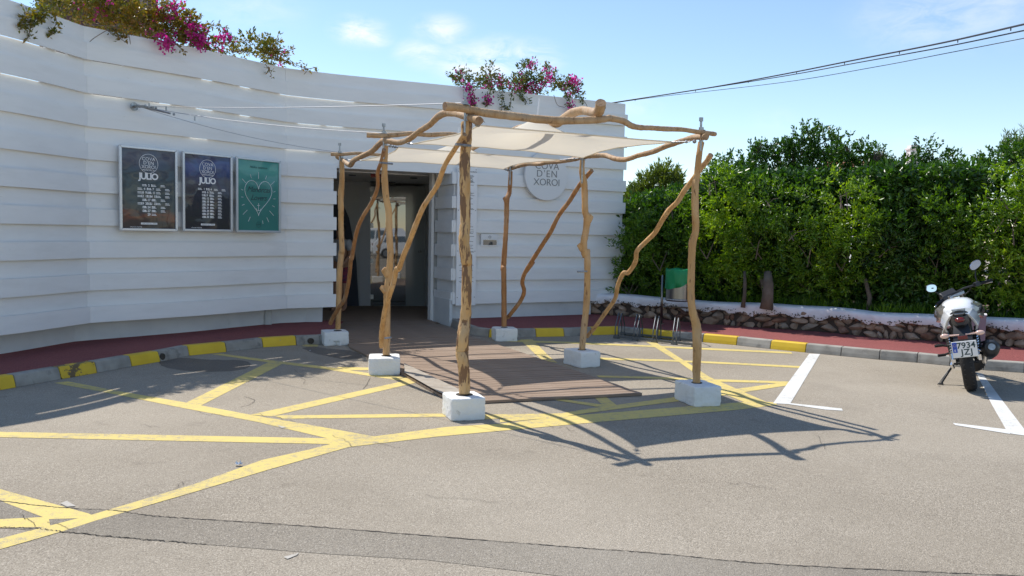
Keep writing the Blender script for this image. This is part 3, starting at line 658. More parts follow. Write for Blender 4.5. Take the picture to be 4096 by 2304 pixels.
post('BR', A3([(1628,648,15),(1620,800,17),(1598,870,20),(1597,1000,19),(1585,1200,19),(1572,1400,21)])+A4([(1574,150,21),(1577,400,21),(1578,592,21)]), 'wood_dark', 5, knots=((.24,(-.04,0,0),.035),))
post('FR', B1([(1045,350,25),(1025,480,25),(1010,620,27),(995,720,29),(995,900,30),(998,1080,28),(975,1180,31),(965,1300,30)])+B2([(965,50,30),(960,250,30),(972,400,32),(1008,540,37),(1010,700,36),(1008,850,34),(1007,1012,32)]), 'wood', 6)
def brace(a, b, pts, r0, r1, m, seed, ex=0):
    n = len(pts); ya, yb = DY[a], DY[b]
    ysp = np.array([p[1] for p in pts], float); f = (ysp-ysp[0])/(ysp[-1]-ysp[0])
    Ys = [ya+(yb-ya)*q+ex for q in f]; log('brace', [(p[0],p[1]) for p in pts], Ys, [r0+(r1-r0)*i/(n-1) for i in range(n)], m, seed, n=12, sub=6, wob=.06)
brace('FL','ML', A3([(1272,362),(1200,470),(1120,600),(1062,755),(1010,835),(950,930),(900,1050),(850,1180),(800,1300),(765,1400)])+A4([(745,150),(725,250),(690,350),(662,450),(645,550),(632,650),(630,745)]), 10, 11, 'wood', 11, -.16)
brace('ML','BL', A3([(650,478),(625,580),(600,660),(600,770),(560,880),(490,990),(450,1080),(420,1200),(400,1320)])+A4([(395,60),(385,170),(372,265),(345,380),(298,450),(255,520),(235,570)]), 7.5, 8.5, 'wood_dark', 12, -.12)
brace('FR','MR', B1([(1125,455),(1085,515),(1040,570),(960,680),(900,760),(850,840),(780,910),(720,1000),(660,1100),(590,1170),(515,1250),(500,1340),(440,1430)])+B2([(400,90),(355,190),(330,300),(250,420),(170,530),(98,615)]), 11, 8, 'wood', 13, .13)
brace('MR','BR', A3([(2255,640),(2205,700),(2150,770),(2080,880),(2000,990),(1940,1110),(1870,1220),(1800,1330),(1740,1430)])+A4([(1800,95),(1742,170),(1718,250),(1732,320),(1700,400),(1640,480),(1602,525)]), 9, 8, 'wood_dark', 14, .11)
def lerpY(pts, spec):
    """spec: list of (index, Y) to interpolate distance along a beam"""
    i, y = zip(*spec); return [fY(q) for q in np.interp(range(len(pts)), i, y)]
b1 = A3([(285,535),(325,558),(385,600),(415,565),(480,530),(560,490),(620,430),(660,410),(760,425),(840,400),(920,340),(1000,290),(1060,230),(1120,198),(1200,200),(1300,228),(1385,258)])
log('beam', [p[:2] for p in b1], lerpY(b1, [(0,12.2),(1,12.1),(7,9.68),(14,7.7),(15,7.4),(16,7.15)]), [8,8,10,10,10,11,11,12,11,11,11,12,13,14,14,17,17], 'wood_beam', 21, wob=.08)
b2 = A3([(1605,636),(1640,625),(1700,605),(1770,590),(1850,592),(1900,580),(1980,576),(2060,565),(2130,552),(2183,538)])+B1([(150,460),(250,460),(310,480),(370,492),(430,490),(520,460),(640,430),(760,380),(880,340),(1000,308),(1085,305)])
log('beam', [p[:2] for p in b2], lerpY(b2, [(0,13.05),(1,12.96),(9,10.59),(19,8.2),(20,7.95)]), [6,7,7,8,8,8,8,8,9,9,10,10,10,10,10,10,11,11,11,12,13], 'wood_beam', 22, wob=.08)
b3 = A3([(1118,145),(1200,152),(1288,168),(1450,198),(1700,228),(1880,248),(2100,256),(2300,250),(2380,238),(2480,252)])+B1([(290,152),(400,175),(470,215),(540,228),(640,232),(750,240),(900,246),(1020,265),(1160,283)])
b3 = b3[:9]+b3[10:]
log('beam', [p[:2] for p in b3], lerpY(b3, [(0,7.18),(2,7.3),(17,8.05),(len(b3)-1,8.2)]), [17,17,16,16,16,16,15,14,13,13,12,12,11,10,10,9,9,9][:len(b3)], 'wood_beam', 23, wob=.04)
b4 = A3([(515,368),(650,371),(760,365),(860,355),(1000,366),(1130,360),(1250,372)])+[(2000,566),(2150,580),(2290,600),(2345,612)]
log('beam', [p[:2] for p in b4], lerpY(b4, [(0,9.6),(1,9.65),(9,10.5),(10,10.6)]), [10,10,9,9,9,9,9,9,9,9,8], 'wood_beam', 24)
b5 = A3([(238,515),(320,517),(440,508),(560,516),(700,530),(900,555)])+[(1750,648),(1900,660),(2045,668)]
log('beam', [p[:2] for p in b5], lerpY(b5, [(0,12.05),(1,12.1),(8,12.98)]), [7,7,6,6,6,6,6,6,6], 'wood_beam', 25)
b6 = A3([(2325,118),(2318,160),(2300,195),(2250,188),(2180,178),(2110,195),(2050,235),(1990,275),(1920,290),(1850,290),(1760,305),(1680,315)])+[(2010,545),(1930,575),(1850,615),(1800,630)]
log('beam', [p[:2] for p in b6], lerpY(b6, [(0,7.45),(1,7.5),(2,7.6),(12,10.1),(15,12.7)]), [21,21,20,17,17,18,18,17,13,13,12,11,10,9,8,7], 'wood_beam', 26, wob=.05)
# footings
def footing(k, Ay, size=(.42,.42,.255), rot=0, seed=0, groove=False):
    P0, P1, r_ = posts[k]; Fn, Fl, Fr = FCW[k]; c = (Fl+Fr)/2; size = (min(.46,max(.28,(Fr-Fn).length)), min(.42,max(.28,(Fl-Fn).length)), .195); rot = math.degrees(math.atan2(Fr.y-Fn.y, Fr.x-Fn.x))
    bm = bmesh.new(); bmesh.ops.create_cube(bm, size=1)
    bmesh.ops.subdivide_edges(bm, edges=bm.edges, cuts=7, use_grid_fill=True)
    rn = random.Random(seed)
    for v in bm.verts:
        q = v.co.copy(); e = sum(1 for a in q if abs(abs(a)-.5) < .01)
        if e >= 2: q = Vector([a*(1-.03*rn.random()*(e-1)) for a in q])
        if rn.random() < .2 and e >= 2: q *= .985
        v.co = Vector((q.x*size[0], q.y*size[1], (q.z+.5)*size[2]+.0))+Vector((rn.uniform(-1,1), rn.uniform(-1,1), rn.uniform(-1,.2)))*.003
        if groove and q.z < -.2 and abs(q.x) < .04 and q.y < -.4: v.co.y += .05
    for f in bm.faces: f.smooth = True
    M4 = Matrix.Translation((c.x, c.y, 0)) @ Matrix.Rotation(R(rot), 4, 'Z'); bm.transform(M4)
    me = bpy.data.meshes.new('footing'); bm.to_mesh(me); bm.free(); me.set_sharp_from_angle(angle=R(35))
    o = link('footing', me, 'footing'); wparent(o, per)
    bv = o.modifiers.new('b', 'BEVEL'); bv.width = .008; bv.segments = 2; bv.limit_method = 'ANGLE'; bv.angle_limit = R(50)
    mb = MB(); mb.disc((P1.x, P1.y, size[2]-.002), (0,0,1), r_*1.35+.012, 20, .006); mb.build('socket', 'crack', per)
    return o
FB = dict(FL=(1852,1645), ML=(1540,1470), BL=(1340,1359), FR=(2790,1598), MR=(2326,1439), BR=(2018,1343))
footing('FL', 0, (.35,.37,.25), 17, 1); footing('ML', 0, (.36,.35,.24), 12, 2); footing('BL', 0, (.40,.36,.23), 17, 3, True)
footing('FR', 0, (.36,.38,.25), 20, 4); footing('MR', 0, (.38,.36,.24), 22, 5); footing('BR', 0, (.38,.36,.23), 16, 6)
# threaded rods
for x, y0, y1, Y in ((1861,370,420,7.3),(1535,494,535,9.65),(1359,572,612,12.1),(2805,470,522,8.07),(2041,626,664,12.9),(2330,600,640,10.5)):
    p = atp(x, y1, Y); q = atp(x, y0, Y); mb = MB(); mb.tube([p-Vector((0,0,.28)), q], .011, 8); mb.tube([q-Vector((0,0,.035)), q-Vector((0,0,.0))], .02, 6); mb.tube([p, p+Vector((0,0,.03))], .024, 6)
    mb.tube([p+Vector((0,0,.0)), p+Vector((0,0,.005))], .04, 12); mb.build('threaded_rod', 'metal', per)
for k in ('FL','ML','BL','FR','MR','BR'):                          # short pegs between post heads and beams
    P0 = posts[k][0]; mb = MB(); mb.tube([P0-Vector((0,0,.05)), P0+Vector((0,0,.10))], .02, 8); mb.build('bolt', 'metal', per)
for x, y, Y in ((1823,577,7.2),(1520,651,9.5),(2311,1087,10.4),(1515,1355,9.45)):
    p = atp(x, y, Y); mb = MB(); mb.tube([p, p+Vector((.12,.12,0))], .012, 6); mb.build('bolt', 'metal', per)
# ------------------------------------------------------------------ shade sails
def sail(corners, lift, label, ring_to):
    c = [Vector(p) for p in corners]; ctr = sum(c, Vector())/4
    t = thing('shade_sail', (ctr.x, ctr.y, ctr.z), label, 'shade sail', 'shade sails under the pergola beams')
    n = 28; V = []; F = []
    for i in range(n+1):
        for j in range(n+1):
            u, v = i/n, j/n
            su = u-.5; sv = v-.5
            k_ = 1-.115*(4*u*(1-u))*abs(2*sv)**1.6*(1) ; k2 = 1-.115*(4*v*(1-v))*abs(2*su)**1.6
            uu = .5+su*k2; vv = .5+sv*k_
            p = c[0]*(1-uu)*(1-vv)+c[1]*uu*(1-vv)+c[2]*uu*vv+c[3]*(1-uu)*vv
            rr = math.hypot((u-.5)*1.0, (v-.5)*1.0)
            p = p+Vector((0,0,lift*math.exp(-(rr/.2)**1.15)-.03*(16*u*(1-u)*v*(1-v))))
            p.z += .004*math.sin(u*23+v*9)*math.sin(v*17)
            V.append(p)
    for i in range(n):
        for j in range(n): a = i*(n+1)+j; F.append((a, a+n+1, a+n+2, a+1))
    me = mesh('canopy', V, F, True); o = link('canopy', me, 'sail'); wparent(o, t)
    edge = [V[i*(n+1)] for i in range(n+1)]; edges = [edge, [V[n*(n+1)+j] for j in range(n+1)], [V[i*(n+1)+n] for i in range(n+1)], V[:n+1]]
    for e in edges:
        mb = MB(); mb.tube(e, .007, 6); mb.build('hem', 'sail', t)
    for p, q in zip(c, ring_to):
        q = Vector(q); d = (q-p); L = d.length; d.normalize(); mb = MB()
        mb.tube([p, p+d*.04], .008, 6); a = p+d*.05; b = q-d*min(.05, L*.3)
        mb.tube([a, b], .006, 6)
        side = d.cross(Vector((0,0,1))).normalized()*.013; e0 = a+(b-a)*.25; e1 = a+(b-a)*.75
        mb.tube([e0+side, e1+side], .005, 6); mb.tube([e0-side, e1-side], .005, 6); mb.sphere(e0, .016, 8, 5); mb.sphere(e1, .016, 8, 5); mb.sphere(q, .02, 8, 5)
        mb.build('turnbuckle', 'metal', t)
    top = V[(n//2)*(n+1)+n//2]; mb = MB(); mb.tube([top-Vector((0,0,.01)), top+Vector((.02,.02,.2))], .01, 6); mb.build('strap', 'white', t)
    return t
s1 = [atp(1917,503,7.62), atp(2686,569,8.3), atp(2333,632,10.35), atp(1650,576,9.45)]
r1 = [atp(1908,498,7.45), atp(2778,566,8.08), atp(2345,618,10.55), atp(1618,568,9.6)]
sail(s1, .30, 'large cream shade sail nearer the camera, stretched under the front pergola bay', r1)
s2 = [atp(1591,590,10.1), atp(2240,640,10.95), atp(2015,677,12.75), atp(1446,642,11.85)]
r2 = [atp(1560,583,9.8), atp(2325,632,10.6), atp(2040,680,12.95), atp(1385,640,12.1)]
sail(s2, .26, 'smaller looking cream shade sail farther back, stretched before the entrance', r2)
# stay cables from the wall anchor
an = wallxyz(546, 428)-Vector((.02,.03,0)); nrm_ = Vector((.80,-.6,0))
ap = thing('wall_anchor', an, 'round steel anchor plate on the white boards holding three cables', 'anchor plate')
mb = MB(); mb.disc(an, nrm_, .055, 20, .012); mb.tube([an, an+nrm_*.09], .018, 8); mb.build('plate', 'metal', ap)
ends = [(atp(1845,412,7.3),'nearly level grey stay cable running from wall anchor to front pergola beam','straight'),
        (atp(1530,532,9.6),'middle stay cable running from the wall anchor to the middle pergola beam','m'),
        (atp(1350,608,12.05),'lowest stay cable running from the wall anchor to rear pergola corner','l')]
for i, (e, lab, _) in enumerate(ends):
    s0 = an+nrm_*.1; d = (e-s0).normalized(); t = thing('stay_cable', s0, lab, 'cable', 'stay cables from the wall anchor')
    mb = MB(); n = 16; mb.tube([s0.lerp(e, k/n)-Vector((0,0,.10*4*(k/n)*(1-k/n)*(.3+.2*i))) for k in range(n+1)], .004, 6); mb.build('wire', 'cable', t)
    mb = MB(); mb.tube([s0+d*.02, s0+d*(.16+.12*i)], .012, 6); mb.sphere(s0+d*.02, .02, 8, 5); mb.sphere(s0+d*(.2+.12*i), .018, 8, 5); mb.tube([s0+d*(.3+.2*i)-Vector((0,0,.02)), s0+d*(.3+.2*i)+Vector((0,0,.035))], .01, 6); mb.build('shackle', 'metal', t)
# overhead cables
for i, (pts, r_, lab) in enumerate((
    ([(2400,419),(2500,403),(2841,350),(3138,296),(3429,238),(3776,170),(4096,97),(4400,30)], .02, 'thickest and topmost black overhead cable crossing the sky'),
    ([(2400,420),(2500,404),(2760,364),(3138,304),(3429,251),(3776,188),(4096,122),(4400,60)], .014, 'middle black overhead cable just under the thickest one'),
    ([(2400,421),(2620,389),(3120,331),(3500,268),(3776,215),(4096,153),(4400,95)], .009, 'thinnest and lowest overhead cable crossing the sky'))):
    P = [at(x, y, float(np.interp(x, [2400,4400], [34,13]))+i*.1) for x, y in pts]; q = [Vector(a) for a in cr([tuple(p) for p in P], 6)]
    mb = MB(); mb.tube(q, r_, 6)
    if i == 0:
        for k in range(3, len(q), 4): mb.tube([q[k], q[k]-Vector((0,0,.07))], .012, 5)
    o = mb.build('overhead_cable', 'black_cable'); tag(o, lab, 'cable', 'overhead cables')
# ------------------------------------------------------------------ signs on the facade
def FM(u, z, off=0, v=0):
    """frame on the right facade: x along, y up, z out of the wall"""
    p = Cc+U*u-NIN*off; return Matrix.Translation((p.x, p.y, z)) @ Matrix(((U.x, 0, -NIN.x, 0), (U.y, 0, -NIN.y, 0), (0, 1, 0, 0), (0,0,0,1)))
uc = (Vector((.553,14.957,0))-Cc).dot(U); so = Cc+U*uc
sg = thing('round_sign', (so.x, so.y, 2.65), 'large round white sign lettered COVA D\'EN XOROI on the board wall', 'sign')
mb = MB(); p = Vector((so.x, so.y, 2.655)); mb.disc(p-NIN*.02, -NIN, .435, 64, .06); mb.build('disc', 'white', sg, bevel=.006)
for s_, z, sz, sp_ in (("COVA", 2.83, .175, 1.02), ("D\u2019EN", 2.69, .175, 1.15), ("XOROI", 2.54, .175, .95)):
    text('lettering', s_, sz, 'letter_grey', FM(uc+.0, z, .083), sg, ext=.004, spacing=sp_, res=4, offset=-.002)
# rules panel
pn = thing('rules_panel', Cc+U*.26, 'tall narrow white notice panel of small print beside the entrance', 'notice panel')
mb = MB(); V = []
for off in (.012, .022): V.append([pq(.085,-off,.36), pq(.455,-off,.36), pq(.455,-off,2.74), pq(.085,-off,2.74)])
mb.loft(V); mb.build('panel', 'letter_white', pn)
rl = random.Random(5); z = 2.62
text('lettering', 'COVA D\u2019EN XOROI', .04, 'letter_grey', FM(.27, 2.66, .025), pn, ext=.001)
mb = MB(); mbn = 0; z = 2.60
while z > .75:
    w = rl.uniform(.1, .28)
    if rl.random() < .25: z -= .03
    c = pq(.27, -.0245, z); mb.box(c, (w, .001, .007), Matrix.Rotation(math.atan2(U.y,U.x),3,'Z')); z -= rl.choice((.014,.014,.022,.05))
tag(mb.build('print_lines', 'letter_grey', pn), kind='stuff')
for u_, z_ in ((.11,.5),(.43,.5),(.11,1.3),(.43,1.3),(.11,2.0),(.43,2.0),(.11,2.7),(.43,2.7)):
    mb = MB(); mb.disc(pq(u_,-.022,z_), -NIN, .008, 8, .004); mb.build('screw', 'letter_grey', pn)
for du in (-.05, .05):
    c = FM(.29+du, 2.52, .024); mb = MB(); P = [c @ Vector((.032*math.cos(a/16*6.283), .032*math.sin(a/16*6.283), 0)) for a in range(17)]; mb.tube(P, .003, 4); mb.tube([c @ Vector((-.022,.022,0)), c @ Vector((.022,-.022,0))], .003, 4); mb.build('symbol', 'letter_grey', pn)
# letter box
lb = thing('letter_slot', pq(.7,0,1.5), 'small white plate with a dark window at waist height on the board wall', 'box')
quadb = lambda nm, u0,u1,z0,z1,off,th,m: quadbox(nm, u0, u1, -off-th, -off, z0, z1, m, lb)
quadb('plate', .55, .875, 1.385, 1.60, -.045, .06, 'white'); quadb('window', .59, .845, 1.41, 1.50, .016, .006, 'glass_dark')
mb = MB(); c = FM(.715, 1.55, .02); mb.tube([c @ Vector((.022*math.cos(a/12*6.283), .022*math.sin(a/12*6.283), 0)) for a in range(13)], .003, 4); mb.build('emblem', 'letter_grey', lb)
# ------------------------------------------------------------------ posters
def PM(L, Rr, u, z, off):
    """frame between ground points L and R: u 0..width along, z up, off out of the wall"""
    d = (Rr-L); d.z = 0; w = d.length; d.normalize(); n = Vector((d.y, -d.x, 0)); p = L+d*u+n*off
    return Matrix.Translation((p.x, p.y, z)) @ Matrix(((d.x,0,n.x,0),(d.y,0,n.y,0),(0,1,0,0),(0,0,0,1))), w
def poster(L, Rr, z0, z1, art, label, bgm):
    L = Vector((*L,0)); Rr = Vector((*Rr,0)); c = (L+Rr)/2
    t = thing('poster_frame', (c.x,c.y,z0), label, 'poster', 'framed posters on the white wall')
    M0, w = PM(L, Rr, 0, z0, .055); h = z1-z0
    def bx(nm, x0, x1, y0, y1, o0, o1, m):
        mb = MB(); r0 = [M0 @ Vector(q) for q in ((x0,y0,o0),(x1,y0,o0),(x1,y1,o0),(x0,y1,o0))]; r1 = [M0 @ Vector(q) for q in ((x0,y0,o1),(x1,y0,o1),(x1,y1,o1),(x0,y1,o1))]
        mb.loft([r0, r1]); return mb.build(nm, m, t)
    fw = .033; g = .0015
    for q in ('l','r','b','t'):                                     # mitred frame rails
        O = dict(l=[(0,0),(0,h),(fw,h-fw),(fw,fw)], r=[(w,0),(w,h),(w-fw,h-fw),(w-fw,fw)], b=[(g,0),(w-g,0),(w-fw-g,fw),(fw+g,fw)], t=[(g,h),(w-g,h),(w-fw-g,h-fw),(fw+g,h-fw)])[q]
        mb = MB(); mb.loft([[M0 @ Vector((x,y,0)) for x,y in O], [M0 @ Vector((x,y,.035)) for x,y in O]]); mb.build('frame_rail', 'alu', t, bevel=.004)
    bx('sheet', fw, w-fw, fw, h-fw, .004, .012, bgm)
    art(t, M0, w, h)
    return t
def artmat(name, stops, nscale, glossy=.06):
    m = bpy.data.materials.new(name); m.use_nodes = True; t_ = m.node_tree; t_.nodes.clear()
    o = N(t_, 'ShaderNodeOutputMaterial'); b = N(t_, 'ShaderNodeBsdfPrincipled'); b.inputs['Roughness'].default_value = .5; b.inputs['Coat Weight'].default_value = .55; b.inputs['Coat Roughness'].default_value = glossy
    tcn = N(t_, 'ShaderNodeTexCoord'); sx = N(t_, 'ShaderNodeSeparateXYZ'); t_.links.new(tcn.outputs['Object'], sx.inputs[0])
    n = N(t_, 'ShaderNodeTexNoise'); n.inputs['Scale'].default_value = nscale; n.inputs['Detail'].default_value = 4
    mp_ = N(t_, 'ShaderNodeMapping'); mp_.inputs['Scale'].default_value = (1,1,3); t_.links.new(tcn.outputs['Object'], mp_.inputs[0]); t_.links.new(mp_.outputs[0], n.inputs[0])
    a = N(t_, 'ShaderNodeMath', operation='MULTIPLY_ADD'); t_.links.new(n.outputs[0], a.inputs[0]); a.inputs[1].default_value = .5; a.inputs[2].default_value = -.25
    z_ = N(t_, 'ShaderNodeMath', operation='ADD'); t_.links.new(sx.outputs[2], z_.inputs[0]); t_.links.new(a.outputs[0], z_.inputs[1])
    r = N(t_, 'ShaderNodeMapRange'); r.inputs[1].default_value = 1.56; r.inputs[2].default_value = 2.66; t_.links.new(z_.outputs[0], r.inputs[0])
    crn = N(t_, 'ShaderNodeValToRGB'); e = crn.color_ramp.elements
    while len(e) < len(stops): e.new(.5)
    for i, (p_, c_) in enumerate(stops): e[i].position = p_; e[i].color = (*c_, 1)
    t_.links.new(r.outputs[0], crn.inputs[0]); t_.links.new(crn.outputs[0], b.inputs['Base Color'])
    # gentle waviness of the acrylic sheet
    n2 = N(t_, 'ShaderNodeTexNoise'); n2.inputs['Scale'].default_value = 3.5; n2.inputs['Detail'].default_value = 1; t_.links.new(tcn.outputs['Object'], n2.inputs[0])
    bp = N(t_, 'ShaderNodeBump'); bp.inputs['Strength'].default_value = .5; bp.inputs['Distance'].default_value = .05; t_.links.new(n2.outputs[0], bp.inputs['Height']); t_.links.new(bp.outputs[0], b.inputs['Coat Normal'])
    t_.links.new(b.outputs[0], o.inputs[0]); M[name] = m
artmat('art_sunset', [(0,(.012,.008,.01)),(.12,(.03,.012,.01)),(.2,(.16,.04,.015)),(.27,(.015,.03,.04)),(.6,(.022,.05,.065)),(.78,(.03,.045,.085)),(.9,(.07,.085,.13)),(1,(.025,.035,.08))], 2.2)
artmat('art_night', [(0,(.008,.008,.014)),(.3,(.012,.016,.028)),(.5,(.01,.014,.032)),(.62,(.05,.055,.09)),(.74,(.015,.035,.13)),(.88,(.06,.1,.26)),(1,(.015,.02,.06))], 2.6)
artmat('art_green', [(0,(.03,.19,.165)),(.3,(.035,.205,.18)),(.6,(.035,.215,.19)),(.75,(.06,.28,.25)),(.85,(.09,.36,.3)),(1,(.045,.27,.25))], 1.6)
def ring(t, M0, cx, cy, r_, w_, m='letter_white', n=40, z=.014):
    mb = MB(); mb.tube([M0 @ Vector((cx+r_*math.cos(a/n*6.28319), cy+r_*math.sin(a/n*6.28319), z)) for a in range(n+1)], w_, 4); return mb.build('logo_ring', m, t)
def T(t, M0, x, y, s_, size, m='letter_white', **k): return text('lettering', s_, size, m, M0 @ Matrix.Translation((x, y, .0135)), t, ext=.0005, **k)
def jul(rows, extra, foot):
    def f(t, M0, w, h):
        cx = w*.5; ring(t, M0, cx, h-.215, .125, .0035)
        for i, s_ in enumerate(('COVA', 'D\u2019EN', 'XOROI')): T(t, M0, cx, h-.155-.052*i, s_, .062, spacing=1.05 if i < 2 else .95)
        T(t, M0, cx, h-.30, 'MENORCA', .034)
        T(t, M0, cx, h-.385, 'JULIO', .115, spacing=.88, offset=.004)
        y = h-.50
        for rw in rows:
            T(t, M0, cx, y, '  '.join(rw), .043 if len(rows) < 10 else .04, spacing=.9, offset=.0012); 
            mb = MB(); x = cx-.2; n = len(rw)
            for i in range(n):
                xx = cx+(i-(n-1)/2)*.125+.035
                mb.add([M0 @ Vector(q) for q in ((xx,y+.004,.0137),(xx+.055,y+.004,.0137),(xx+.055,y+.012,.0137),(xx,y+.012,.0137))], [(0,1,2,3)])
                mb.add([M0 @ Vector(q) for q in ((xx,y-.012,.0137),(xx+.065,y-.012,.0137),(xx+.065,y-.004,.0137),(xx,y-.004,.0137))], [(0,1,2,3)])
            tag(mb.build('small_print', 'letter_white', t, fix=False), kind='stuff')
            y -= .048 if len(rows) < 10 else .043
        mb = MB(); mb.add([M0 @ Vector(q) for q in ((cx-.11,.085,.0135),(cx+.11,.085,.0135),(cx+.11,.11,.0135),(cx-.11,.11,.0135))], [(0,1,2,3)]); mb.build('caption_bar', 'letter_white', t, fix=False)
        T(t, M0, cx, .0975, 'A PARTIR DE LAS 21 HORAS', .016, 'letter_dark'); T(t, M0, cx*.55, .05, 'CALA EN PORTER', .02)
    return f
rA = [('1','2','3'),('4','5','6','7'),('8','9','10','11'),('12','13','14','15'),('16','17','18'),('19','20','21','22'),('23','24','25'),('26','27','28'),('29',)]
rB = [('1','2','3','4'),('5','6','7'),('8','9','10'),('11','12','13'),('14','15','16'),('17','18','19'),('20','21','22'),('23','24','25'),('26','27','28'),('29','30','31')]
def rowsep(r_): return r_
def heart(t, M0, w, h):
    cx = w/2; cy = h*.47; P = []
    for a in range(61):
        q = a/60*2*math.pi; x = 16*math.sin(q)**3; y = 13*math.cos(q)-5*math.cos(2*q)-2*math.cos(3*q)-math.cos(4*q)
        P.append(M0 @ Vector((cx+x*.0155, cy+.04+y*.0178, .014)))
    mb = MB(); mb.tube(P, .0035, 4); mb.build('heart_outline', 'letter_white', t)
    for a, r0, r1 in ((90,.30,.40),(66,.33,.39),(114,.33,.39),(42,.33,.42),(138,.33,.42),(20,.31,.35),(160,.31,.35),(0,.29,.33),(180,.29,.33),(-22,.29,.34),(-158,.29,.34),(-42,.29,.4),(-138,.29,.4),(-62,.34,.42),(-118,.34,.42),(-78,.36,.41)):
        c_, s_ = math.cos(R(a)), math.sin(R(a)); mb = MB()
        mb.tube([M0 @ Vector((cx+min(w*.47,r0)*c_*.95, cy+r0*s_*.95, .014)), M0 @ Vector((cx+min(r1,w*.45/abs(c_) if abs(c_) > .1 else 9)*c_*.95, cy+r1*s_*.95, .014))], .003, 4); mb.build('ray', 'letter_white', t)
    T(t, M0, cx, cy+.12, 'Menorcas', .115, 'letter_dark', shear=.45, spacing=.92); T(t, M0, cx, cy+.0, 'Lovers', .115, 'letter_dark', shear=.45, spacing=.92)
    mb = MB(); mb.tube([M0 @ Vector((cx,cy-.08,.014)), M0 @ Vector((cx,cy-.19,.014))], .003, 4); mb.tube([M0 @ Vector((cx-.025,cy-.11,.014)), M0 @ Vector((cx+.025,cy-.11,.014))], .003, 4)
    mb.tube([M0 @ Vector((cx+.045*math.sin(R(a)),cy-.145-.045*math.cos(R(a)),.014)) for a in range(-75,76,15)], .003, 4); mb.build('anchor_emblem', 'letter_white', t)
    ring(t, M0, cx, .12, .042, .002, 'letter_dark'); T(t, M0, cx, .12, 'COVA', .025, 'letter_dark')
    T(t, M0, cx, h-.13, 'Nunca tenemos', .05, 'letter_dark', shear=.45)
poster((-5.10-.03,10.75-.04), (-4.627,11.31), 1.56, 2.66, jul(rA,0,0), 'dark framed JULIO poster with orange dusk at its foot, left of three', 'art_sunset')
poster((-4.583,11.362), (-4.116,11.992), 1.565, 2.655, jul(rB,0,0), 'dark blue framed JULIO poster hanging between the other two', 'art_night')
poster((-4.083,12.042), (-3.628,12.72), 1.56, 2.655, heart, 'green framed poster with a white heart and lettering Menorcas Lovers', 'art_green')
# ------------------------------------------------------------------ bicycle rack
rk = thing('bicycle_rack', gp(2620,1362,0), 'low galvanised bicycle rack with paired hoops by the yellow kerb', 'bicycle rack')
fa, fb = gp(2457,1353,0), gp(2780,1388,0); ra_, rb_ = gp(2482,1340,0), gp(2790,1371,0)
for a, b in ((fa,fb),(ra_,rb_)):
    mb = MB(); mb.box((a+b)/2+Vector((0,0,.035)), ((b-a).length,.04,.03), Matrix.Rotation(math.atan2((b-a).y,(b-a).x),3,'Z')); mb.build('rail', 'galv', rk)
for k in range(5):
    for dd in (0, .055):
        f = k*.242+dd*.75+.012
        if f > 1: continue
        p = fa.lerp(fb, f)+Vector((0,0,.04)); q = ra_.lerp(rb_, f)+Vector((0,0,.04)); mid = (p+q)/2
        P = [p, p+Vector((0,0,.13)), mid.lerp(p,.42)+Vector((0,0,.27)), mid.lerp(p,.16)+Vector((0,0,.325)), mid+Vector((0,0,.34)), mid.lerp(q,.16)+Vector((0,0,.325)), mid.lerp(q,.42)+Vector((0,0,.27)), q+Vector((0,0,.13)), q]
        mb = MB(); mb.tube([Vector(v) for v in cr([tuple(v) for v in P], 4)], .0095, 7); mb.build('hoop', 'galv', rk, smooth=True)
    for P in (fa, ra_):
        f = min(1, k*.242+.03); c = fa.lerp(fb, f) if P is fa else ra_.lerp(rb_, f); mb = MB(); mb.box(c+Vector((0,0,.022)), (.09,.055,.04), Matrix.Rotation(-.64,3,'Z')); mb.build('foot', 'galv', rk)
# ------------------------------------------------------------------ litter bin
bb = gp(2645,1296,.12); YB = bb.y
bn = thing('litter_bin', bb, 'perforated steel litter bin lined with a green bag before the stone wall', 'litter bin')
sc = YB/FPX; ux = Vector((.93,-.36,0)); 
for dx in (0, 0.53):
    b0 = bb+ux*dx; mb = MB(); mb.tube([b0, b0+Vector((0,0,.82))], .022, 12); mb.sphere(b0+Vector((0,0,.82)), .022, 12, 6); mb.build('post', 'steel', bn, smooth=True)
    mb = MB(); mb.disc(b0, (0,0,1), .05, 16, .008); mb.build('base_plate', 'steel', bn)
mb = MB(); mb.tube([bb+Vector((0,0,.30)), bb+ux*.53+Vector((0,0,.30))], .012, 8); mb.build('crossbar', 'steel', bn)
bc = bb+ux*.275+Vector((0,-.03,.09))
mb = MB(); mb.tube([bc+Vector((0,0,z)) for z in (.32,.34,.36,.85)], [.205,.215,.215,.215], 36); mb.build('drum', 'steel', bn, smooth=True, angle=40)
mb = MB(); mb.tube([bc+Vector((0,0,z)) for z in (.33,.345,.36)], [.22,.227,.22], 36); mb.build('base_ring', 'metal', bn, smooth=True)
mb = MB(); rings = []
for i, z in enumerate((-.99,.6,.72,.84,.91,.935,.92,.86)):
    ring_ = []
    for j in range(48):
        a = j/48*2*math.pi; lo = .70-.11*math.cos(a-3.6)
        zz_ = lo if i == 0 else max(z, lo) if i < 4 else z
        r_ = (.226, .228, .23, .232, .226, .215, .2, .195)[i]+.006*math.sin(7*a+i)+.004*math.sin(17*a)
        ring_.append((bc.x+r_*math.cos(a), bc.y+r_*math.sin(a), bc.z-.07+zz_+.008*math.sin(5*a)))
    rings.append(ring_)
mb.loft(rings, caps=False); mb.build('bin_bag', 'green_bag', bn, smooth=True, fix=False)
mb = MB(); c0 = bc+ux*.16+Vector((0,-.155,.6)); mb.box(c0, (.05,.006,.46), Matrix.Rotation(.35,3,'Z')); mb.build('red_sticker', 'bike_red', bn)
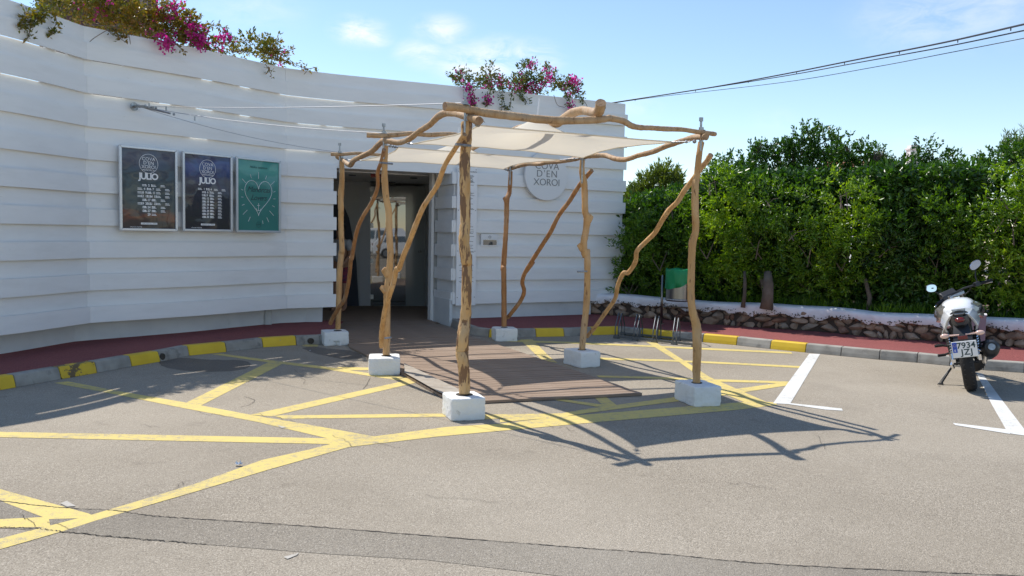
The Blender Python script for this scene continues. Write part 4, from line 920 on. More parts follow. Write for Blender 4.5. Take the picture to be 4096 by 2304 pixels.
# ------------------------------------------------------------------ dry stone wall with plaster coping
sw = thing('stone_wall', (4,13.5,.12), 'low rubble stone wall with a white plaster coping at the hedge foot', 'wall')
SB = resample([(.9,16.1)]+stone_base, .05); SN = norms(SB)
SB = [Vector((p[0],p[1],0)) for p in SB]; SN = [Vector((n[0],n[1],0)) for n in SN]
def swp(s, off, z):
    i = s/.05; k = min(int(i), len(SB)-2); f = i-k; p = SB[k].lerp(SB[k+1], f)+SN[k]*off; return Vector((p.x,p.y,z)), SN[k]
Ltot = (len(SB)-1)*.05
mb = MB(); mb.loft([[(*(b+n*.07)[:2],.1),(*(b+n*.07)[:2],.42),(*(b+n*.30)[:2],.42),(*(b+n*.30)[:2],.1)] for b, n in zip(SB, SN)]); mb.build('mortar_core', 'mortar', sw)
def stone(c, n, w, h, d, sd, m):
    rn = random.Random(sd); bm = bmesh.new(); bmesh.ops.create_icosphere(bm, subdivisions=2, radius=.5)
    for v in bm.verts:
        q = v.co.copy(); g_ = max(abs(q.x),abs(q.y),abs(q.z)); q = q*(.5/g_)*.45+q*.62
        v.co = q
    for _ in range(11):                                              # cleave facets
        nn = Vector((rn.uniform(-1,1), rn.uniform(-1,.3), rn.uniform(-1,1))).normalized(); dd = rn.uniform(.27,.42)
        for v in bm.verts:
            e = v.co.dot(nn)-dd
            if e > 0: v.co -= nn*e*.9
    for v in bm.verts: v.co += Vector((rn.uniform(-1,1),rn.uniform(-1,1),rn.uniform(-1,1)))*.014
    a = math.atan2(n.y, n.x)-math.pi/2; tilt = rn.uniform(-.35,.35)
    M4 = Matrix.Translation(c) @ Matrix.Rotation(a,4,'Z') @ Matrix.Rotation(tilt,4,'Y') @ Matrix.Diagonal((w,d,h,1)); bm.transform(M4)
    me = bpy.data.meshes.new('stone'); bm.to_mesh(me); bm.free(); o = link('stone', me, m); wparent(o, sw)
rn = random.Random(3); cnt = 0; edges = [.105, .215, .315, .405]
for row in range(3):
    s = rn.uniform(0,.1)
    while s < Ltot-.1:
        w = rn.uniform(.13,.34) if rn.random() < .75 else rn.uniform(.07,.11)
        hh = (.135,.125,.12)[row]*rn.uniform(.85,1.2)
        if w > .24: hh *= rn.uniform(.85,1.1)
        c, n = swp(min(s+w/2,Ltot-.01), .075+rn.uniform(-.02,.02), .12+(.055,.155,.25)[row]+rn.uniform(-.015,.015)+(.012*math.sin(s*3)))
        stone(c, n, w*1.08, hh*1.12, .17, cnt, rn.choice(('stone','stone','stone_red','stone_grey','stone')) if s > 2.2 else rn.choice(('stone_grey','stone','stone_grey'))); cnt += 1
        s += w*.99
mb = MB(); rings = []; rn = random.Random(8)
for i, (b, n) in enumerate(zip(SB, SN)):
    s = i*.05; zt = .505+.01*math.sin(s*1.7)+.006*math.sin(s*5); lo = .352+.02*math.sin(s*6.1)+.018*math.sin(s*17+1)+rn.uniform(-.018,.018)
    A_ = [(-.0,lo),( -.012,lo+.04),(-.012,zt-.04),(.01,zt-.01),(.05,zt),(.2,zt+.012),(.30,zt+.0),(.33,zt-.03),(.33,.3)]
    rings.append([((b+n*o).x,(b+n*o).y,z) for o, z in A_]+[((b+n*.08).x,(b+n*.08).y,lo+.005)])
mb.loft(rings); mb.build('coping', 'coping', sw, smooth=True, angle=60)
# dark ragged moss along the plaster edge
mb = MB()
for i in range(600):
    s = rn.uniform(.3,Ltot-.1); c, n = swp(s, -.018, .362+.02*math.sin(s*6.1)+rn.uniform(-.02,.035)*(1 if rn.random() < .8 else 1.6)); a = rn.uniform(.006,.014)
    mb.box(c, (a,.012,a*1.2), Matrix.Rotation(rn.random()*3,3,'Y'))
tag(mb.build('moss', 'mortar', sw, fix=False), kind='stuff')
pc = gp(3905,1386,.12); pl_ = thing('wall_pillar', pc, 'pinkish rendered pillar standing against the stone wall behind the motorcycle', 'pillar')
mb = MB(); mb.box(pc+Vector((.05,.12,.225)), (.24,.24,.45), Matrix.Rotation(-.5,3,'Z')); mb.build('shaft', 'pillar', pl_, bevel=.01)
mb = MB(); mb.box(pc+Vector((.05,.12,.456)), (.255,.255,.018), Matrix.Rotation(-.5,3,'Z')); mb.build('cap', 'coping', pl_, bevel=.004)
# soil bank behind the wall
V = []; F = []; nb = len(SB)
for b, n in zip(SB, SN):
    for o, z in ((.3,.44),(.8,.47),(2.5,.5),(9,.5)): q = b+n*o; V.append((q.x,q.y,z))
for i in range(nb-1):
    for j in range(3): a = i*4+j; F.append((a,a+4,a+5,a+1))
tag(link('soil_bank', mesh('soil_bank', V, F, True), 'soil'), kind='structure')
# ------------------------------------------------------------------ foliage
def leafmesh(name, P, D, L, Wd, m, parent=None, fold=.25, kind=None, world=True):
    """P base points, D unit directions, L lengths, Wd widths -> folded diamond leaves (4 verts, 2 tris each)"""
    n = len(P); ref = rng.normal(size=(n,3)); side = np.cross(D, ref); side /= np.linalg.norm(side, axis=1)[:,None]+1e-9
    nor = np.cross(side, D)
    mid = P+D*L[:,None]*.45; dr = -nor*L[:,None]*fold*.5
    V = np.empty((n,4,3)); V[:,0] = P; V[:,1] = mid+side*Wd[:,None]*.5+nor*Wd[:,None]*.15; V[:,2] = P+D*L[:,None]+dr; V[:,3] = mid-side*Wd[:,None]*.5+nor*Wd[:,None]*.15
    me = bpy.data.meshes.new(name); me.vertices.add(n*4); me.vertices.foreach_set('co', V.reshape(-1))
    idx = np.arange(n)[:,None]*4+np.array([0,1,2,0,2,3])[None]; me.loops.add(n*6); me.loops.foreach_set('vertex_index', idx.reshape(-1).astype(np.int32))
    me.polygons.add(n*2); me.polygons.foreach_set('loop_start', np.arange(0,n*6,3,dtype=np.int32)); me.polygons.foreach_set('loop_total', np.full(n*2,3,np.int32)); me.update(calc_edges=True)
    o = link(name, me, m)
    if kind: o['kind'] = kind
    if parent is not None: wparent(o, parent)
    return o
def unit(v): return v/(np.linalg.norm(v, axis=-1)[...,None]+1e-9)
def sprays(C, O, per, L, W, up=.5, spread=.9, slen=.12):
    """C spray centres, O outward unit vectors; each spray is a short shoot with leaves round it"""
    n = len(C); ax = unit(O*.7+np.array([0,0,up])+rng.normal(size=(n,3))*.35)
    k = per; t = rng.random((n,k)); base = C[:,None]+ax[:,None]*(t*slen)[...,None]+rng.normal(size=(n,k,3))*.012
    d = unit(ax[:,None]*(.35+.9*t)[...,None]+rng.normal(size=(n,k,3))*spread*.55)
    ll = L*(rng.uniform(.6,1.25,(n,k))); ww = W*rng.uniform(.7,1.2,(n,k))
    return base.reshape(-1,3), d.reshape(-1,3), ll.reshape(-1), ww.reshape(-1)
def lump_shell(lumps, dens, depth=.35, cut=None):
    """random points near the surface of a union of ellipsoids, with their outward vectors"""
    Cs, Os = [], []
    for (cx,cy,cz,rx,ry,rz) in lumps:
        area = 4*math.pi*((rx*ry)**1.6/3+(rx*rz)**1.6/3+(ry*rz)**1.6/3)**(1/1.6); n = int(area*dens)
        d = unit(rng.normal(size=(n,3))); 
        wob_ = 1+.13*np.sin(d[:,0]*5.1+cx*3)+.11*np.sin(d[:,2]*6.3+cy)+.08*np.sin(d[:,1]*9+cz*5)+.06*np.sin(d[:,0]*13+d[:,2]*11)
        rad = (1-np.abs(rng.normal(size=n))*depth/max(rx,ry,rz))*wob_; rad = np.clip(rad,.15,1.4)
        p = np.array([cx,cy,cz])+d*np.array([rx,ry,rz])*rad[:,None]; o = unit(d/np.array([rx,ry,rz]))
        Cs.append(p); Os.append(o)
    C = np.concatenate(Cs); O = np.concatenate(Os); keep = np.ones(len(C), bool)
    a = 0
    for i, (cx,cy,cz,rx,ry,rz) in enumerate(lumps):
        q = ((C-np.array([cx,cy,cz]))/np.array([rx,ry,rz])); ins = (q**2).sum(1) < .36
        keep &= ~ins
    keep &= C[:,2] > .42
    if cut is not None: keep &= cut(C)
    return C[keep], O[keep]
def twigs(lumps, n, m, parent, root=None, r0=.012):
    mb = MB(); rn = random.Random(len(lumps)*7+n)
    for i in range(n):
        cx,cy,cz,rx,ry,rz = rn.choice(lumps); d = Vector((rn.gauss(0,1),rn.gauss(0,1),abs(rn.gauss(0,1)))).normalized()
        c = Vector((cx,cy,cz)); tip = c+Vector((d.x*rx,d.y*ry,d.z*rz))*rn.uniform(.6,.88); b = root if root is not None and i < 6 else c+Vector((rn.uniform(-.3,.3)*rx, rn.uniform(-.3,.3)*ry, -.5*rz))
        mid = b.lerp(tip,.5)+Vector((rn.uniform(-.1,.1),rn.uniform(-.1,.1),.05))
        mb.tube([b, mid, tip], [r0, r0*.6, r0*.25], 4)
    return tag(mb.build('branches', m, parent, fix=False), kind='stuff')
def D2(x, y): return (x*1.59, y*1.59)
def bush(name, label, cat, lumps_px, L, Wd, m, dens=60, per=9, depth=.3, group=None, trunk=None, up=.5, slen=.12, ntw=14, cut=None, flat=.75):
    """lumps_px: (x, y, radius_x, radius_y in the 2576 wide view, distance)"""
    lumps = []
    for (x, y, rx, ry, Y) in lumps_px:
        p = at(*D2(x,y), Y); s = Y/2075; lumps.append((p.x, p.y, p.z, rx*s, max(rx,ry)*s*flat, ry*s))
    sub_ = []; rs_ = random.Random(int(lumps[0][0]*1000)%9973)
    for (a_,b_,c_,ra,rb,rc) in lumps:
        for q in range(6):
            d_ = Vector((rs_.gauss(0,1),rs_.gauss(0,1)-.3,rs_.gauss(.25,1))).normalized(); f_ = rs_.uniform(.3,.48); m_r = (ra+rc)/2*f_
            sub_.append((a_+d_.x*ra*.85, b_+d_.y*rb*.85, c_+d_.z*rc*.85, m_r, m_r, m_r*rs_.uniform(.8,1.1)))
    lumps = [(a_,b_,c_,ra*.93,rb*.93,rc*.93) for (a_,b_,c_,ra,rb,rc) in lumps]+sub_
    x0 = sum(l[0] for l in lumps)/len(lumps); y0 = sum(l[1] for l in lumps)/len(lumps)
    t = thing(name, (x0, y0, .45), label, cat, group)
    C, O = lump_shell(lumps, dens, depth, cut or hcut); P, D, l_, w_ = sprays(C, O, per, L, Wd, up, .9, slen)
    leafmesh('foliage', P, D, l_, w_, m, t)
    root = Vector((x0, y0, .45)); tr = trunk or [(x0, y0)]
    for (tx, ty) in tr:
        zt = min(l[2] for l in lumps); ty += 1.2; mb = MB(); mb.tube([(tx,ty,.4),(tx+.03,ty,.7),(tx-.04,ty+.05,1.0)], [.04,.035,.03], 8, wob=.08); mb.build('trunk', 'bark', t, smooth=True)
    if ntw: twigs(lumps[:max(2,len(lumps)//7)], ntw, 'bark', t)
    return t
HG = 'shrubs of the hedge above the stone wall'; TG = 'dark trees behind the hedge'
_bx = np.array([b.x+n.x*.3 for b, n in zip(SB, SN)]); _by = np.array([b.y+n.y*.3 for b, n in zip(SB, SN)])
def hcut(C): # stay behind the coping
    return C[:,1] > np.interp(C[:,0], _bx, _by)-.08-.42*np.clip(C[:,2]-.6,0,1)
# distant olive green pine
bush('pine_tree', 'rounded olive green pine beyond the hedge, right of the building end', 'tree', [(1655,478,48,46,26),(1610,515,36,42,26),(1698,495,36,38,26),(1650,560,85,50,26),(1590,560,40,60,26),(1725,560,40,50,26),(1672,455,30,28,26)], .2, .05, 'leaf_olive', 110, 12, .35, up=.9, slen=.28, trunk=[(4.6,26)])
# back row of darker trees
back = [
 ([(1830,443,52,40,15.6),(1800,475,40,45,15.6),(1885,440,40,42,15.6),(1850,520,80,70,15.6)], 'dark tree lowest and leftmost of those rising behind the hedge'),
 ([(1905,375,26,22,15.2),(1930,430,50,45,15.2),(1960,400,40,40,15.2)], 'thin topped tree with bare twigs left of the tallest tree'),
 ([(2038,352,32,38,15),(2005,395,38,42,15),(2075,375,36,42,15),(2040,450,70,60,15)], 'tallest dark green tree rising behind the hedge'),
 ([(2132,378,28,32,14.6),(2165,402,36,36,14.6),(2110,430,45,50,14.6),(2180,450,60,60,14.6)], 'dark tree just right of the tallest one behind the hedge'),
 ([(2205,396,30,26,14.3),(2250,432,38,34,14.3),(2220,480,60,55,14.3)], 'dark tree with bare grey twigs below the distant chimney'),
 ([(2340,388,36,28,14),(2300,432,40,36,14),(2392,416,30,26,14),(2350,475,75,50,14)], 'dark tree in front of the distant tiled roof'),
 ([(2437,440,26,24,13.6),(2410,478,40,44,13.6),(2465,470,38,42,13.6)], 'dark tree in the dip of the skyline near the right edge'),
 ([(2505,410,35,30,13.2),(2480,440,35,45,13.2),(2540,400,40,35,13.2),(2600,400,60,50,13.2)], 'dark tree at the far right behind the yellow green shrub'),
]
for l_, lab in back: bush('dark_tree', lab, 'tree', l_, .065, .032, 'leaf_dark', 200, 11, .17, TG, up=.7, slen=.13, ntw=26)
bush('pale_conifer', 'pale feathery conifer top against the sky at the far right', 'tree', [(2558,375,22,28,22),(2545,400,30,30,22),(2575,360,14,20,22)], .16, .03, 'leaf_olive', 120, 12, .25, up=1.2, slen=.3, trunk=[(13.5,22)])
# front row
front = [
 ([(1605,600,42,48,15.1),(1625,575,35,40,15.1),(1600,660,50,60,15.1),(1590,720,45,45,15)], 'leaf_hedge', 'glossy green shrub next to the building corner'),
 ([(1690,530,50,42,14.7),(1655,585,60,55,14.7),(1725,570,60,60,14.6),(1680,650,75,70,14.5),(1690,710,75,45,14.6)], 'leaf_hedge', 'glossy green shrub behind the litter bin'),
 ([(1800,470,65,45,14.1),(1770,530,60,60,14),(1840,540,60,60,13.9),(1800,620,80,70,14),(1810,700,80,55,14.1)], 'leaf_bright', 'lighter green lance leaved shrub right of the front right pergola post'),
 ([(1900,540,60,60,13.6),(1940,500,50,45,13.7),(1920,620,75,70,13.5),(1930,700,75,55,13.7)], 'leaf_hedge', 'dark glossy shrub with a stout bare trunk at its foot'),
 ([(2030,520,60,50,13.3),(2000,580,55,55,13.2),(2050,640,75,70,13.2),(2050,710,75,50,13.4)], 'leaf_hedge', 'dark glossy shrub below the tallest tree'),
 ([(2130,500,60,55,13),(2090,470,45,40,13.1),(2160,570,60,55,12.9),(2140,650,80,70,12.9),(2150,710,75,50,13.1)], 'leaf_bright', 'bright green rounded shrub in the middle of the hedge'),
 ([(2260,560,50,50,12.8),(2230,620,60,60,12.7),(2280,680,75,60,12.7),(2250,740,75,40,12.9)], 'leaf_dark', 'dark small leaved shrub under the reddish shoots'),
 ([(2385,540,55,60,12.5),(2420,600,60,60,12.3),(2370,660,70,70,12.3),(2390,730,80,50,12.5)], 'leaf_hedge', 'dark green shrub directly behind the motorcycle mirrors'),
 ([(2520,500,60,55,11.9),(2560,450,50,40,11.9),(2490,560,55,55,11.9),(2560,580,80,80,11.7),(2530,680,80,80,11.8),(2600,700,80,80,11.6),(2620,520,60,90,11.7)], 'leaf_bright', 'yellow green shrub filling the right edge of the hedge'),
]
front = [([(x_,y_,rx_,ry_,Y_-.1+.6*min(1,max(0,(y_-510)/190))) for x_,y_,rx_,ry_,Y_ in l_], m_, lab) for l_, m_, lab in front]
for l_, m_, lab in front: bush('hedge_shrub', lab, 'shrub', l_, .078, .027, m_, 190, 11, .28, HG, up=.35, slen=.14, ntw=8)
bush('reddish_shrub', 'large leaved shrub with yellow and reddish young shoots in the hedge', 'shrub', [(2290,510,40,38,11.9),(2330,475,20,26,11.9),(2240,490,24,22,11.9),(2290,565,50,42,11.8),(2215,550,20,25,11.9),(2345,510,24,25,11.8)], .12, .055, 'leaf_red', 34, 8, .3, HG, up=.8, slen=.2, ntw=0)
bush('reddish_shrub', 'thin upright shoots with yellowish leaves left of the bright rounded shrub', 'shrub', [(1990,480,25,30,12.7),(2010,460,15,25,12.7),(1965,500,20,30,12.7)], .11, .05, 'leaf_red', 26, 8, .3, HG, up=.9, slen=.2, ntw=0)
# stout bare trunks seen at the hedge foot
for x, y0, y1, r_, Y in ((2972,1214,1110,.03,13.75),(3065,1222,1130,.085,13.5),):
    a = at(x,y0,Y); a.z = .45; b = at(x+6,y1,Y); t = thing('bare_trunk', a, {.03:'slim grey trunk rising from the coping',.085:'stout grey trunk at the hedge foot',.02:'thin pale stem at the hedge foot'}[r_]+' in the shade', 'trunk')
    mb = MB(); b.z = min(b.z,.85); b.x = a.x+.02; mb.tube([a, a.lerp(b,.5)+Vector((.01,0,0)), b, b+Vector((.02,.12,.2))], [r_*1.3,r_,r_*.95,r_*.7], 10, wob=.1); mb.build('stem', 'bark', t, smooth=True)
# dark inner mass of the hedge: older leaves deep inside
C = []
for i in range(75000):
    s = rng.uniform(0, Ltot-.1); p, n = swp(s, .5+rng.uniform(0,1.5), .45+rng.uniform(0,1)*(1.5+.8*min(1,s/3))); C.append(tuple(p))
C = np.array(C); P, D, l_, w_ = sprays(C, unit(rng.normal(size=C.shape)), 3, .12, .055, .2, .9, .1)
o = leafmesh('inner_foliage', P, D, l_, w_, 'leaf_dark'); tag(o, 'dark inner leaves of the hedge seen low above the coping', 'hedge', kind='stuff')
# low plants and dry grass on top of the bank
P = []; D = []
for i in range(6000):
    s = rng.uniform(.4, Ltot-.1); p, n = swp(s, .36+rng.exponential(.12), .44); P.append(tuple(p)); D.append((rng.normal()*.4, rng.normal()*.4-.2, 1))
P = np.array(P); D = unit(np.array(D)); o = leafmesh('undergrowth', P, D, rng.uniform(.06,.26,len(P)), rng.uniform(.015,.03,len(P)), 'leaf_hedge'); tag(o, 'low undergrowth along the coping of the stone wall', 'undergrowth', kind='stuff')
# ------------------------------------------------------------------ bougainvillea
def wl(x, y, off=.0):
    p = wallxyz(x, y); return Vector((p.x, p.y, p.z))
def vine(name, label, lumps_px, strands, fl, m, seedf, dens=150, twl=14):
    """lumps in photo pixels at the parapet: (x, y, rx, ry, back)"""
    lumps = []
    for (x, y, rx, ry, bk) in lumps_px:
        p = wl(x, y); s = p.y/FPX; q = p*1.0; d = ray(x,y); d = d/d.y; q = Vector((0,0,EYE))+d*(p.y+bk); lumps.append((q.x,q.y,q.z,rx*s,min(.45,max(rx,ry)*s*.8),ry*s))
    x0, y0 = lumps[0][0], lumps[0][1]; t = thing(name, (lumps[len(lumps)//2][0], lumps[len(lumps)//2][1], 3.9), label, 'flowering plant', 'bougainvillea hanging over the parapet')
    Cs, Os = [], []
    for (cx,cy,cz,rx,ry,rz) in lumps:
        n = int(dens*4*math.pi*((rx*ry+rx*rz+ry*rz)/3)); d = unit(rng.normal(size=(n,3))); rad = np.clip(1-np.abs(rng.normal(size=n))*.35,.05,1.25)*(1+.18*np.sin(d[:,0]*7+cx*9)+.15*np.sin(d[:,2]*9))
        Cs.append(np.array([cx,cy,cz])+d*np.array([rx,ry,rz])*rad[:,None]); Os.append(d)
    C = np.concatenate(Cs); O = np.concatenate(Os)
    P, D, l_, w_ = sprays(C, O, 9, .06, .03, .25, 1, .12)
    f = rng.random(len(C)) < fl; Cf = C[f]; Of = O[f]
    # strands: hanging or arching stems with leaves
    sm = MB(); sp = []; sf = []
    for st in strands:
        pts, off, flw = st[0], st[1], st[2]; W_ = []
        for (x, y) in pts: q = wl(x, y); d = ray(x,y); d = d/d.y; W_.append(tuple(Vector((0,0,EYE))+d*(q.y-off)))
        q = [Vector(a) for a in cr(W_, 6)]; sm.tube(q, [.007]+[.005]*(len(q)-2)+[.002], 5)
        dn_ = st[3] if len(st) > 3 else 1.0
        for a, b in zip(q[:-1], q[1:]):
            for k in range(int((b-a).length*60*dn_)+0): sp.append(tuple(a.lerp(b, random.random())+Vector([random.gauss(0,.02) for _ in range(3)])))
            if flw:
                for k in range(int((b-a).length*26*flw)): sf.append(tuple(a.lerp(b, random.random())+Vector([random.gauss(0,.035) for _ in range(3)])))
    if sp:
        S2 = np.array(sp); P2, D2_, l2, w2 = sprays(S2, unit(rng.normal(size=S2.shape)), 4, .055, .028, -.1, 1, .04)
        P = np.concatenate([P,P2]); D = np.concatenate([D,D2_]); l_ = np.r_[l_,l2]; w_ = np.r_[w_,w2]
    leafmesh('foliage', P, D, l_, w_, m, t)
    # flowers in clusters
    cl = Cf[rng.integers(0, len(Cf), max(1,len(Cf)//4))] if len(Cf) else np.zeros((0,3))
    cl = cl+rng.normal(size=cl.shape)*.02
    if sf: cl = np.concatenate([cl, np.array(sf)]) if len(cl) else np.array(sf)
    k = 7; base = (cl[:,None]+rng.normal(size=(len(cl),k,3))*.035).reshape(-1,3); dd = unit(rng.normal(size=base.shape)+np.array([0,0,.2]))
    leafmesh('flowers', np.concatenate([base,base]), np.concatenate([dd, unit(dd+rng.normal(size=dd.shape)*.8)]), rng.uniform(.03,.05,len(base)*2), rng.uniform(.025,.04,len(base)*2), 'flower', t, kind='stuff')
    # woody stems from the parapet into the mass and stray thorny shoots
    rn = random.Random(seedf)
    for i in range(twl*3):
        cx,cy,cz,rx,ry,rz = rn.choice(lumps); c = Vector((cx,cy,cz)); d = Vector((rn.gauss(0,1),rn.gauss(0,.6),rn.gauss(.2,.8))).normalized(); tip = c+Vector((d.x*rx,d.y*ry,d.z*rz))*rn.uniform(.9,1.35)
        sm.tube([c+Vector((0,0,-.3*rz)), c.lerp(tip,.6)+Vector((0,0,.03)), tip], [.008,.005,.002], 4)
    tag(sm.build('stems', 'twig', t, fix=False), kind='stuff')
    return t
vine('bougainvillea', 'big sprawling bougainvillea with bronze leaves over the upper left parapet',
 [(180,10,55,40,.25),(270,30,75,50,.3),(370,40,80,60,.3),(470,60,80,70,.3),(540,90,70,50,.2),(600,90,60,55,.3),(300,-40,120,50,.5),(450,-40,120,50,.5),(230,20,50,45,.2)],
 [([(190,30),(160,60),(130,75),(105,90),(88,112)],.04,0,1.6),([(180,40),(150,70),(128,100),(118,130),(110,155)],.05,0,1.8),([(95,35),(100,60),(92,85),(80,105),(90,120)],.05,0,1.5),([(215,50),(225,80),(218,110),(200,145)],.05,0,1.4),
  ([(480,95),(430,120),(380,150),(358,168)],.08,0,.08),([(430,122),(470,145),(505,172)],.08,0,.5),([(500,120),(515,140),(522,178)],.06,0,.3),([(470,105),(400,103),(335,98)],.06,0,.1),([(440,110),(480,140),(520,140)],.08,0,1.6)], .08, 'leaf_boug', 1, 110)
vine('bougainvillea', 'bougainvillea with dense magenta flowers in the middle of the left parapet',
 [(640,60,65,45,.2),(700,70,60,45,.15),(740,110,55,50,.2),(700,130,80,40,.2),(780,150,50,40,.15),(800,175,40,28,.2),(600,130,50,30,.2),(850,190,60,22,.2)],
 [([(560,40),(620,20),(700,15),(720,30)],.1,.5,.6),([(800,110),(840,98),(890,110),(915,140),(930,175)],.1,0,.9),([(660,150),(700,175),(730,200),(742,212)],.08,0,1.2),([(640,148),(650,165),(680,170)],.1,5,1),([(760,100),(790,150),(815,180)],.1,4,1),([(880,80),(875,105)],.1,0,.4),([(690,20),(700,60)],.1,3,.8),([(600,150),(640,120)],.1,0,1),([(720,50),(760,60),(790,110)],.1,1,1)], .38, 'leaf_boug', 2, 120)
vine('bougainvillea', 'small bronze bougainvillea tuft with trailing shoots right of the left group',
 [(1010,185,55,30,.15),(1060,205,60,32,.15),(1000,160,25,18,.1),(1090,190,30,30,.1),(1110,235,45,25,.15),(930,205,55,16,.15),(1075,170,20,20,.1)],
 [([(1050,230),(1065,262),(1088,303)],.08,0,.9),([(1140,225),(1180,255),(1225,275),(1270,268)],.08,.15,.8),([(1090,200),(1140,205),(1180,195)],.1,0,.8),([(1215,270),(1225,285),(1215,298)],.08,2.5,1.2),([(880,145),(905,150)],.1,3,.8),([(900,130),(950,200)],.1,0,.8)], .08, 'leaf_boug', 3, 95)
vine('bougainvillea', 'bougainvillea with magenta blooms and hanging sprays above the round sign',
 [(1845,305,38,22,.15),(1850,325,34,22,.15),(1955,300,28,30,.15),(1975,335,45,32,.15),(2110,300,42,38,.2),(2075,340,55,30,.15),(2125,345,50,34,.15),(2205,335,40,30,.15),(2260,345,36,32,.12),(2290,370,32,30,.12),(1915,335,30,18,.15),(2190,300,14,22,.1)],
 [([(1870,350),(1882,375),(1888,400),(1890,430)],.08,2.2,1.2),([(1950,365),(1950,390),(1945,420)],.08,2.0,1.6),([(2005,345),(2008,370),(2008,400),(2006,440)],.08,.5,1.1),([(2055,355),(2045,385),(2040,420),(2015,440)],.08,.6,1.2),([(2080,370),(2100,400),(2110,415)],.08,0,1.8),([(2275,385),(2280,410),(2282,450)],.08,1.6,1.3),([(2215,380),(2230,420),(2260,430)],.05,0,0),([(2310,385),(2340,410),(2350,430)],.05,0,.2),([(2190,305),(2200,275),(2205,262)],.1,2.5,1),([(2100,270),(2110,250),(2140,258)],.1,1.5,1.3),([(2290,330),(2305,325)],.1,6,1),([(1895,470),(1925,480),(1940,490)],.05,0,.4),([(1885,420),(1900,440),(1915,430)],.06,1.5,1)], .5, 'leaf_bougr', 4, 130)
# dark hut wall behind the first plant
hp = Vector((-6.2,12.8,2.9)); h_ = thing('roof_hut', hp, 'dark reddish brown timber shed on the roof behind the bougainvillea', 'shed')
mb = MB(); a = at(232,-20,12.6); b = at(574,40,13.6); n_ = Vector((-.5,.86,0))
for k in range(14):
    p = a.lerp(b, (k+.5)/14); p.z = 4.35; w_ = (Vector((b.x-a.x,b.y-a.y,0))).length/14; mm = MB(); mm.box(p+n_*random.uniform(0,.01), (w_-.012,.03,2.9), Matrix.Rotation(math.atan2(b.y-a.y,b.x-a.x),3,'Z')); mm.build('plank', 'brown_hut', h_)
mb.box(Vector(((a.x+b.x)/2,(a.y+b.y)/2,4.3))+n_*.8, ((Vector((b.x-a.x,b.y-a.y,0))).length,1.4,2.7), Matrix.Rotation(math.atan2(b.y-a.y,b.x-a.x),3,'Z')); mb.build('body', 'brown_hut', h_)
mm = MB(); q = Vector((b.x,b.y,4.35))-n_*.02; mm.box(q, (.09,.09,2.9)); mm.build('corner_post', 'pillar', h_)
# ------------------------------------------------------------------ far house
hb = at(3900,660,45); hh = thing('house', (hb.x,hb.y+4,0), 'distant white house with tiled roof and chimney showing over the trees', 'house')
zr = hb.z+.25
mb = MB(); mb.box((hb.x-3,hb.y+4,(zr-.3)/2), (6.4,7,zr-.3)); mb.build('wall', 'house', hh)
mb = MB(); x0, x1 = hb.x-6.4, hb.x+.1; mb.add([(x0,hb.y+.2,zr-.4),(x1,hb.y+.2,zr-.4),(x1-.5,hb.y+4,zr+.25),(x0,hb.y+4,zr+.25),(x1,hb.y+7.8,zr-.4),(x0,hb.y+7.8,zr-.4)], [(0,1,2,3),(3,2,4,5),(0,3,5),(1,4,2),(0,5,4,1)]); rf = mb.build('roof', 'roof_tile', hh)
c = at(3652,600,46); mb = MB(); mb.box((c.x,c.y,c.z-.8), (.5,.5,1.7)); ch = mb.build('chimney', 'house', hh); mb = MB(); mb.box((c.x,c.y,c.z+.06), (.62,.62,.1)); mb.box((c.x,c.y,c.z+.18), (.45,.45,.14)); q = mb.build('chimney_cap', 'house', hh)
# ------------------------------------------------------------------ litter on the asphalt
g0 = gp(955,1864,.0); mb = MB(); rn = random.Random(2)
bm = bmesh.new(); bmesh.ops.create_grid(bm, x_segments=6, y_segments=5, size=.5)
for v in bm.verts: v.co = Vector((v.co.x*.045, v.co.y*.03, .012+abs(rn.gauss(0,.008))))
me = bpy.data.meshes.new('crumpled_wrapper'); bm.to_mesh(me); bm.free(); o = link('crumpled_wrapper', me, 'alu'); o.location = g0; tag(o, 'small crumpled foil wrapper lying on the open asphalt', 'litter')
for x, y in ((3075,1540),(3905,1522),(3947,1583),(3032,1524),(1240,1402),(860,1398)):
    g0 = gp(x,y,.014); mb = MB(); mb.box((0,0,.002), (.02,.015,.002), Matrix.Rotation(rn.random()*3,3,'Z')); o = mb.build('paper_scrap', 'white'); o.location = g0
    tag(o, {3075:'tiny pale scrap inside the yellow hatching right of front right post',3905:'white scrap beside the motorcycle rear wheel',3947:'white scrap on the white line below the motorcycle',3032:'tiny pale scrap near the front right footing',1240:'tiny scrap on the wet asphalt below the drain hole',860:'tiny scrap on the shaded asphalt by the left kerb'}[x], 'scrap')
# ------------------------------------------------------------------ motorcycle
bp_ = gp(3887,1563,0)
bk = thing('motorcycle', bp_, 'white naked motorcycle leaning on its side stand at the kerb, seen from behind', 'motorcycle')
bk.rotation_euler = (Matrix.Rotation(R(-28),4,'Z') @ Matrix.Rotation(R(-11),4,'Y')).to_euler()
def bp(mb, name, m, parent=None, smooth=True, angle=45, bevel=0):
    o = mb.build(name, m, None, smooth=smooth, angle=angle, bevel=bevel); o.parent = parent or bk; return o
def V3(*a): return Vector(a)
def torus(mb, c, Rm, rx, rz, n=36, k=12, ax='X', M3=None, sq=1.0):
    rings = []
    for i in range(n):
        a = 2*math.pi*i/n; ring_ = []
        for j in range(k):
            b = 2*math.pi*j/k; cx_ = math.copysign(abs(math.cos(b))**sq, math.cos(b)); sx_ = math.copysign(abs(math.sin(b))**sq, math.sin(b))
            rr = Rm+rz*cx_; v = Vector((rx*sx_, rr*math.cos(a), rr*math.sin(a)))
            ring_.append((M3 @ v if M3 else v)+Vector(c))
        rings.append(ring_)
    rings.append(rings[0]); mb.loft(rings, caps=False)
